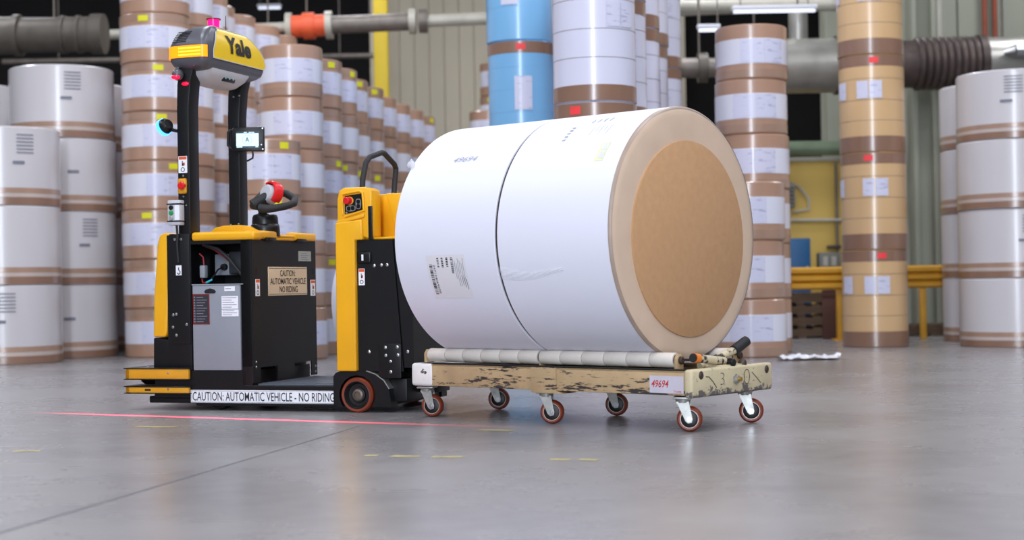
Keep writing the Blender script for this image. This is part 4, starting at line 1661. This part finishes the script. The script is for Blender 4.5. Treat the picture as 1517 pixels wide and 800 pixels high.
# beacon and antenna
q = MB()
q.cyl((-1.07, 0.30, 2.295), (-1.07, 0.30, 2.312), 0.040, n=24)
bc = q.build('beacon', M_black2, hd)
q = MB()
q.lathe([(0, 0.0), (0.034, 0.0), (0.036, 0.055), (0, 0.055)], (-1.07, 0.30, 2.312), (0, 0, 1), 24)
q.build('beacon_lens', M_ledpink, bc)
q = MB()
q.cyl((-1.07, 0.30, 2.367), (-1.07, 0.30, 2.373), 0.044, n=24)
q.build('beacon_cap', mat('smoked_red', (120, 14, 50), 0.3, 0, 0, 1), bc)
q = MB()
q.lathe([(0.012, 0), (0.008, 0.02), (0.003, 0.03), (0.002, 0.11), (0, 0.11)], (-1.02, 0.36, 2.288), (0, 0, 1), 10)
q.build('antenna', M_black2, hd)
screws(hd, [(-1.02, -0.02, 2.045), (-1.14, 0.0, 2.043)], 0.009, (0, -0.6, -1))
# red lamps on the near post
q = MB()
q.ball((-1.125, -0.03, 1.995), (0.034, 0.036, 0.036), 18)
q.box(-1.14, -1.11, -0.02, 0.01, 1.985, 2.005)
rlp = q.build('red_spot_lamp', M_head, tr)
q = MB()
q.ball((-1.127, -0.052, 1.978), (0.028, 0.018, 0.014), 16)
q.build('lamp_lens', M_ledred, rlp)
q = MB()
q.ball((-1.090, -0.006, 1.942), (0.024, 0.010, 0.011), 14)
q.build('red_marker', M_ledred, tr)
# blue spot lamp
q = MB()
ax = Vector((-0.80, 0.28, -0.30)).normalized()
c0 = Vector((-1.218, -0.02, 1.695))
q.lathe([(0, 0), (0.030, 0.0), (0.046, 0.020), (0.048, 0.050), (0.040, 0.052), (0, 0.048)], c0 - ax * 0.03, ax, 24)
q.tube([c0 - ax * 0.02, (-1.185, 0.0, 1.672), (-1.150, 0.03, 1.662)], 0.011, 8)
bl = q.build('blue_spot_lamp', M_black2, tr)
q = MB()
q.lathe([(0.0405, 0.052), (0.049, 0.052), (0.049, 0.034), (0.051, 0.034), (0.052, 0.058), (0.040, 0.056)], c0 - ax * 0.03, ax, 28)
q.build('lamp_ring', M_ledblue, bl)
# stickers and buttons on the post
sticker(tr, 'y', -0.001, -1.147, -1.088, 1.412, 1.512)
q = MB()
q.box(-1.148, -1.090, -0.016, 0.0, 1.288, 1.380, 0.012, 3)
es = q.build('stop_button_guard', M_yelp, tr)
q = MB()
q.lathe([(0.020, 0), (0.020, 0.004), (0.012, 0.006), (0.012, 0.016), (0.023, 0.018), (0.024, 0.026), (0.018, 0.032), (0, 0.033)], (-1.112, -0.010, 1.335), (0, -1, 0), 20)
q.build('stop_button', M_red, es)
screws(tr, [(-1.118, -0.001, 1.395), (-1.118, -0.001, 1.272)], 0.007)
q = MB()
q.box(-1.196, -1.110, -0.055, 0.0, 1.100, 1.250, 0.008, 2)
cb = q.build('control_box', M_pod, tr)
q = MB()
q.box(-1.199, -1.107, -0.058, 0.0, 1.120, 1.128, 0.001, 1)
q.box(-1.199, -1.107, -0.058, 0.0, 1.222, 1.230, 0.001, 1)
q.build('clamp_band', M_black2, cb)
q = MB()
q.box(-1.145, -1.114, -0.0565, -0.055, 1.130, 1.218)
q.build('label', M_white, cb)
for zz, m in ((1.205, M_black2), (1.174, M_green), (1.143, M_silver)):
    q = MB()
    q.lathe([(0.014, 0), (0.014, 0.008), (0.010, 0.012), (0, 0.012)], (-1.168, -0.055, zz), (0, -1, 0), 18)
    q.build('push_button', m, cb)
q = MB()
q.tube([(-1.155, -0.02, 1.10), (-1.150, -0.02, 1.04), (-1.156, -0.016, 0.98), (-1.150, -0.013, 0.88)], 0.007, 8)
q.build('cable', M_rubber, tr)

# monitor on the far post, turned towards the aisle
q = MB()
MM = Matrix.Translation((-0.992, 0.560, 1.650)) @ Matrix.Rotation(R_(20), 4, 'Z')
q.M = MM
q.prism([(-0.085, -0.072), (0.105, -0.076), (0.105, 0.080), (-0.085, 0.076), (-0.105, 0.055), (-0.105, -0.05)], 'y', -0.02, 0.02, 0.006)
q.box(-0.03, 0.03, 0.02, 0.07, -0.03, 0.03)
mo = q.build('monitor', M_black2, tr)
q = MB()
q.M = MM
q.box(-0.068, 0.072, -0.0225, -0.0205, -0.052, 0.048)
q.build('screen', M_screen, mo)
q = MB()
q.M = MM
q.box(-0.068, 0.072, -0.0232, -0.0225, 0.038, 0.048)
q.box(-0.068, 0.072, -0.0232, -0.0225, -0.052, -0.042)
q.build('screen_bar', M_screen2, mo)
q = MB()
q.M = MM
add_text(q, 'A', lambda x, y: (-0.012 + x, -0.0236, -0.016 + y), 0.026, 0.030, 0.03)
q.lathe([(0.0285, 0), (0.0285, 0.0004), (0.030, 0.0004), (0.030, 0.0)], (0.0, -0.0230, -0.002), (0, -1, 0), 28)
q.build('lettering', mat('teal_glyph', (18, 86, 108), 0.3, 0, 0, 1), mo)
q = MB()
q.M = MM
q.box(0.052, 0.068, -0.0236, -0.0232, -0.050, -0.044)
q.box(-0.066, -0.03, -0.0236, -0.0232, -0.050, -0.044)
q.box(-0.02, 0.0, -0.0236, -0.0232, 0.041, 0.046)
q.box(0.01, 0.045, -0.0236, -0.0232, 0.041, 0.046)
q.build('screen_icons', M_screen, mo)
q = MB()
q.M = MM
q.tube([(-0.100, -0.022, 0.062), (-0.118, -0.03, 0.045), (-0.120, -0.03, -0.035), (-0.100, -0.022, -0.058)], 0.007, 8)
q.build('grab_handle', M_rubber, mo)
screws(mo, [(0.096, -0.02, 0.068), (0.096, -0.02, -0.062), (0.088, -0.02, -0.035)], 0.006, m=MM)
q = MB()
q.tube([(-0.955, 0.55, 1.58), (-0.95, 0.55, 1.555), (-0.97, 0.58, 1.535), (-1.02, 0.60, 1.52)], 0.006, 8)
q.build('cable', M_rubber, mo)

# tiller
q = MB()
tu, tv = -0.737, 0.30
q.lathe([(0, 1.03), (0.090, 1.03), (0.088, 1.08), (0.084, 1.100), (0.080, 1.104), (0.077, 1.145), (0.070, 1.160), (0.055, 1.166), (0, 1.166)], (tu, tv, 0), (0, 0, 1), 32)
ti = q.build('tiller_column', M_black2, tr)
q = MB()
q.lathe([(0.03, 0), (0.026, 0.03), (0.034, 0.06), (0.028, 0.10), (0.0, 0.10)], (tu - 0.02, tv, 1.150), (0.25, 0, 1), 18)
q.tube([(-0.70, 0.16, 1.205), (-0.745, 0.18, 1.215), (-0.775, 0.24, 1.232), (-0.785, 0.32, 1.265), (-0.78, 0.38, 1.30), (-0.72, 0.40, 1.31), (-0.64, 0.40, 1.29), (-0.57, 0.37, 1.255), (-0.54, 0.30, 1.225), (-0.56, 0.23, 1.205), (-0.60, 0.19, 1.195), (-0.65, 0.17, 1.19), (-0.70, 0.16, 1.197)], [0.024, 0.028, 0.026, 0.025, 0.024, 0.024, 0.024, 0.023, 0.022, 0.022, 0.023, 0.026, 0.026], 12)
q.tube([(-0.745, 0.16, 1.215), (-0.70, 0.20, 1.25), (-0.64, 0.23, 1.285)], [0.033, 0.032, 0.028], 12)
q.build('tiller_grip', M_rubber, ti)
q = MB()
q.lathe([(0, 0.07), (0.046, 0.068), (0.054, 0.055), (0.056, 0.0), (0, 0.0)], (-0.655, 0.26, 1.275), (-0.35, -0.9, 0.2), 28)
q.build('tiller_cap', M_pod, ti)
q = MB()
axr = Vector((-0.35, -0.9, 0.2)).normalized()
t = bmesh.new()
c0 = Vector((-0.650, 0.262, 1.278))
e1 = axr.cross(Vector((0, 0, 1))).normalized()
e2 = e1.cross(axr).normalized()
rows = []
for k in range(15):
    a_ = R_(-50 + 165 * k / 14)
    dirv = (-e1 if e1.x > 0 else e1) * -math.cos(a_) + e2 * math.sin(a_) if False else (Vector((1, 0, 0)) - axr * axr.x).normalized() * math.cos(a_) + e2 * (1 if e2.z > 0 else -1) * math.sin(a_)
    rows.append([t.verts.new(c0 + dirv * rr_ + axr * h_) for rr_, h_ in ((0.058, -0.015), (0.074, -0.005), (0.076, 0.046), (0.068, 0.058), (0.058, 0.056))])
for a_, b_ in zip(rows[:-1], rows[1:]):
    for j in range(4):
        t.faces.new((a_[j], a_[j + 1], b_[j + 1], b_[j]))
t.faces.new(rows[0])
t.faces.new(rows[-1][::-1])
bmesh.ops.recalc_face_normals(t, faces=t.faces[:])
q._merge(t)
q.build('tiller_pad', M_red, ti, 50)

# ---- tower at the tow end
# wheel housing with an arch
q = MB()
pts = [(-0.145, 0.035), (-0.145, 0.205), (-0.130, 0.226), (-0.105, 0.234), (0.060, 0.234), (0.115, 0.215), (0.165, 0.180), (0.200, 0.130), (0.215, 0.060), (0.215, 0.035), (0.112, 0.035)]
for k in range(13):
    a_ = R_(-35 + 250 * k / 12)
    pts.append((0.004 + 0.113 * math.cos(a_), 0.100 + 0.113 * math.sin(a_)))
pts = pts[:11] + [p for p in pts[11:] if p[1] > 0.035] + [(-0.104, 0.035)]
q.prism(pts, 'y', -0.012, 0.075)
q.box(-0.135, 0.205, 0.075, W - 0.08, 0.04, 0.23, 0.006)
q.prism(pts, 'y', W - 0.075, W + 0.01)
hs_ = q.build('wheel_housing', M_black, tr)
q = MB()
q.prism([(0.062, 0.235), (0.117, 0.217), (0.168, 0.182), (0.200, 0.135), (0.206, 0.137), (0.172, 0.187), (0.120, 0.222), (0.064, 0.240)], 'y', -0.012, 0.10)
q.build('fender_strip', M_zinc, hs_)
for v, s in ((0.020, -1), (W - 0.02, 1)):
    q = MB()
    q.lathe([(0.080, -0.038), (0.092, -0.040), (0.1, -0.030), (0.1, 0.034), (0.092, 0.040), (0.080, 0.038)], (0.004, v, 0.1), (0, 1, 0), 48)
    lw = q.build('load_wheel', M_tyre, tr)
    q = MB()
    q.lathe([(0.0805, -0.036), (0.076, -0.038), (0.062, -0.012), (0.045, -0.010), (0.042, -0.022), (0.036, -0.024), (0.0, -0.020), (0.0, 0.03), (0.0805, 0.03)], (0.004, v, 0.1), (0, -s, 0) if s > 0 else (0, 1, 0), 40)
    q.build('wheel_core', M_bronze, lw)
    q = MB()
    q.lathe([(0.030, 0.0), (0.034, 0.002), (0.030, 0.006), (0.020, 0.008), (0.018, 0.002), (0, 0.002)], (0.004, v + s * 0.022, 0.1), (0, s, 0), 20)
    q.build('hub_cap', mat('dull_hub', (112, 100, 90), 0.45, 0.5, 0.15, 30), lw)
q = MB()
q.box(0.12, 0.285, 0.05, 0.30, 0.062, 0.192, 0.006)
q.build('axle_block', M_black, tr)
q = MB()
q.box(0.15, 0.40, 0.24, 0.42, 0.10, 0.262, 0.004)
q.box(0.36, 0.52, 0.30, 0.36, 0.14, 0.20, 0.004)
q.build('tow_hitch', M_black, tr)
# black side plates
q = MB()
q.prism([(0.010, 0.234), (0.010, 0.985), (0.235, 0.982), (0.290, 0.234)], 'y', -0.004, 0.004)
q.build('side_plate', M_black, tr)
q = MB()
q.prism([(0.240, 0.982), (0.30, 0.98), (0.352, 0.62), (0.352, 0.256), (0.296, 0.256)], 'y', 0.002, 0.012)
q.prism([(0.014, 0.236), (0.014, 0.975), (0.29, 0.975), (0.34, 0.60), (0.34, 0.258)], 'y', 0.014, W - 0.02)
q.build('tower_body', M_black, tr)
q = MB()
q.box(0.140, 0.278, -0.012, -0.004, 0.196, 0.392, 0.004)
q.build('hitch_bracket', M_black, tr)
screws(tr, [(0.185, -0.012, 0.370), (0.258, -0.012, 0.372), (0.186, -0.012, 0.325), (0.262, -0.012, 0.327), (0.080, -0.004, 0.345), (0.315, 0.002, 0.345), (0.215, -0.012, 0.292), (0.215, -0.012, 0.232), (0.120, -0.004, 0.835), (0.165, -0.004, 0.838), (0.20, -0.004, 0.838)], 0.010)
q = MB()
q.box(0.020, 0.105, -0.018, -0.004, 0.850, 0.915, 0.010, 3)
lk = q.build('latch', M_black2, tr)
q = MB()
q.box(0.048, 0.060, -0.0195, -0.018, 0.865, 0.900)
q.build('latch_mark', M_white, lk)
sticker(tr, 'y', -0.004, 0.022, 0.060, 0.725, 0.820)
# yellow cover
q = MB()
q.prism([(-0.113, 0.236), (0.012, 0.236), (0.012, 0.983), (0.062, 0.983), (0.062, 1.100), (-0.108, 1.085)], 'y', -0.034, 0.10, 0.010, 3)
q.prism([(-0.113, 0.236), (-0.03, 0.236), (-0.03, 1.20), (-0.100, 1.20)], 'y', 0.05, W, 0.006, 2)
q.prism([(-0.104, 1.060), (0.100, 0.985), (0.116, 1.0), (0.116, 1.268), (0.075, 1.284), (-0.060, 1.284), (-0.090, 1.268), (-0.102, 1.215)], 'y', -0.016, 0.11, 0.010, 3)
q.prism([(0.02, 0.990), (0.27, 0.990), (0.27, 1.250), (0.02, 1.255)], 'y', 0.24, 0.62, 0.006, 2)
q.prism([(0.140, 1.252), (0.275, 1.250), (0.275, 1.075), (0.195, 1.060)], 'y', 0.12, 0.25, 0.008, 2)
q.prism([(0.02, 0.984), (0.275, 0.984), (0.275, 0.998), (0.02, 0.998)], 'y', 0.02, 0.25, 0.004, 1)
q.prism([(-0.09, 0.990), (0.24, 0.990), (0.25, 1.250), (-0.09, 1.27)], 'y', 0.62, W, 0.010, 2)
tc_ = q.build('tower_cover', M_yel, tr)
q = MB()
q.box(0.092, 0.120, -0.0185, -0.010, 0.985, 1.175, 0.004)
q.build('cover_slot', M_black2, tc_)
# rim round the keypad
q = MB()
q.prism([(-0.104, 1.075), (0.070, 1.110), (0.075, 1.130), (-0.100, 1.095)], 'y', -0.030, -0.010, 0.005)
q.tube([(-0.066, -0.017, 1.13), (-0.066, -0.020, 1.245), (0.045, -0.020, 1.262), (0.062, -0.020, 1.25), (0.070, -0.020, 1.15), (-0.05, -0.020, 1.118)], 0.008, 8)
q.build('cover_rim', M_yel, tc_)
q = MB()
q.prism([(-0.052, 1.132), (0.060, 1.150), (0.054, 1.248), (-0.050, 1.236)], 'y', -0.020, -0.015)
kp = q.build('keypad', M_black2, tc_)
q = MB()
q.lathe([(0.021, 0), (0.021, 0.003), (0.012, 0.005), (0.012, 0.016), (0.021, 0.018), (0.021, 0.030), (0.017, 0.034), (0, 0.034)], (-0.022, -0.020, 1.208), (-0.25, -1, 0), 22)
q.build('stop_button', M_red, tc_)
q = MB()
q.lathe([(0.023, 0), (0.023, 0.003), (0.012, 0.004), (0.0, 0.004)], (-0.018, -0.020, 1.208), (0, -1, 0), 22)
q.build('button_collar', M_yelp, tc_)


def oval(mb_, cx, cz, a, b, y, tilt=0.0):
    pts_ = []
    for k in range(20):
        th = 2 * math.pi * k / 20
        pts_.append((cx + a * math.copysign(abs(math.cos(th)) ** 0.7, math.cos(th)), cz + b * math.copysign(abs(math.sin(th)) ** 0.7, math.sin(th))))
    mb_.prism(pts_, 'y', y - 0.003, y)


q = MB()
oval(q, -0.012, 1.164, 0.030, 0.017, -0.020)
oval(q, 0.036, 1.188, 0.017, 0.030, -0.020)
q.lathe([(0.006, 0), (0.006, 0.002), (0, 0.002)], (-0.040, -0.020, 1.140), (0, -1, 0), 10)
q.build('button_frames', M_zinc, tc_)
for cx, cz in ((-0.024, 1.163), (0.001, 1.166), (0.036, 1.201), (0.036, 1.175)):
    q = MB()
    oval(q, cx, cz, 0.0115, 0.0125, -0.0225)
    q.build('push_button', M_black2, tc_)
# grab handle
q = MB()
q.tube([(0.0, 0.105, 1.245), (0.0, 0.120, 1.34), (0.0, 0.165, 1.435), (0.0, 0.215, 1.472), (0.0, 0.390, 1.512), (0.0, 0.43, 1.510), (0.0, 0.575, 1.455), (0.0, 0.598, 1.43), (0.0, 0.575, 1.34), (0.0, 0.556, 1.23)], 0.0165, 14)
q.build('grab_bar', M_rubber, tr)
q = MB()
for v in (0.105, 0.558):
    q.cyl((0.0, v, 1.235), (0.0, v, 1.262), 0.026, 0.022, 16)
q.build('bar_socket', M_black2, tr)
q = MB()
q.box(-0.05, 0.06, 0.06, W - 0.06, 0.97, 1.248, 0.004)
q.build('tower_core', M_yelp, tr)

# red safety lines projected from the red lamp: thin fans of light
Mt = Matrix.Translation(T_LOC) @ Matrix.Rotation(T_ROT, 4, 'Z')


def red_fan(src, fa, fb, energy, half):
    """a line of red light from point fa to point fb, thrown by the lamp at src"""
    ld = bpy.data.lights.new('red_line_projector', 'POINT')
    ld.energy = energy
    ld.color = (1.0, 0.03, 0.10)
    ld.shadow_soft_size = 0.003
    lo = bpy.data.objects.new('red_line_projector', ld)
    COL.objects.link(lo)
    nz = (fa - src).cross(fb - src).normalized()
    xz = (fb - fa).normalized()
    xz = (xz - nz * xz.dot(nz)).normalized()
    yz = nz.cross(xz)
    lo.matrix_world = Matrix(((xz.x, yz.x, nz.x, src.x), (xz.y, yz.y, nz.y, src.y), (xz.z, yz.z, nz.z, src.z), (0, 0, 0, 1)))
    xa = (fa - src).normalized().dot(xz)
    xb = (fb - src).normalized().dot(xz)
    ld.use_nodes = True
    nt = ld.node_tree
    em = nt.nodes['Emission']
    tcn = nt.nodes.new('ShaderNodeTexCoord')
    sp = nt.nodes.new('ShaderNodeSeparateXYZ')
    nt.links.new(tcn.outputs['Normal'], sp.inputs[0])
    ab_ = nt.nodes.new('ShaderNodeMath')
    ab_.operation = 'ABSOLUTE'
    nt.links.new(sp.outputs['Z'], ab_.inputs[0])

    def ramp(sock, a, b):
        mr = nt.nodes.new('ShaderNodeMapRange')
        mr.interpolation_type = 'SMOOTHSTEP'
        mr.inputs['From Min'].default_value = a
        mr.inputs['From Max'].default_value = b
        nt.links.new(sock, mr.inputs['Value'])
        return mr.outputs[0]

    def mul(a, b):
        m_ = nt.nodes.new('ShaderNodeMath')
        m_.operation = 'MULTIPLY'
        nt.links.new(a, m_.inputs[0])
        nt.links.new(b, m_.inputs[1])
        return m_.outputs[0]
    sgn = nt.nodes.new('ShaderNodeMath')
    sgn.operation = 'SUBTRACT'
    sgn.inputs[0].default_value = half
    nt.links.new(ab_.outputs[0], sgn.inputs[1])
    line = ramp(sgn.outputs[0], 0.0, half)
    fade = 0.25 * (xb - xa)
    r1 = ramp(sp.outputs['X'], xa - 0.2 * fade, xa + fade)
    neg = nt.nodes.new('ShaderNodeMath')
    neg.operation = 'SUBTRACT'
    neg.inputs[0].default_value = xb
    nt.links.new(sp.outputs['X'], neg.inputs[1])
    r2 = ramp(neg.outputs[0], -0.2 * fade, fade)
    nt.links.new(mul(mul(line, r1), r2), em.inputs['Strength'])


red_fan(Mt @ Vector((-1.127, -0.10, 1.965)), Mt @ Vector((-1.95, -0.28, 0)), Mt @ Vector((1.15, -0.71, 0)), 3300, 0.022)
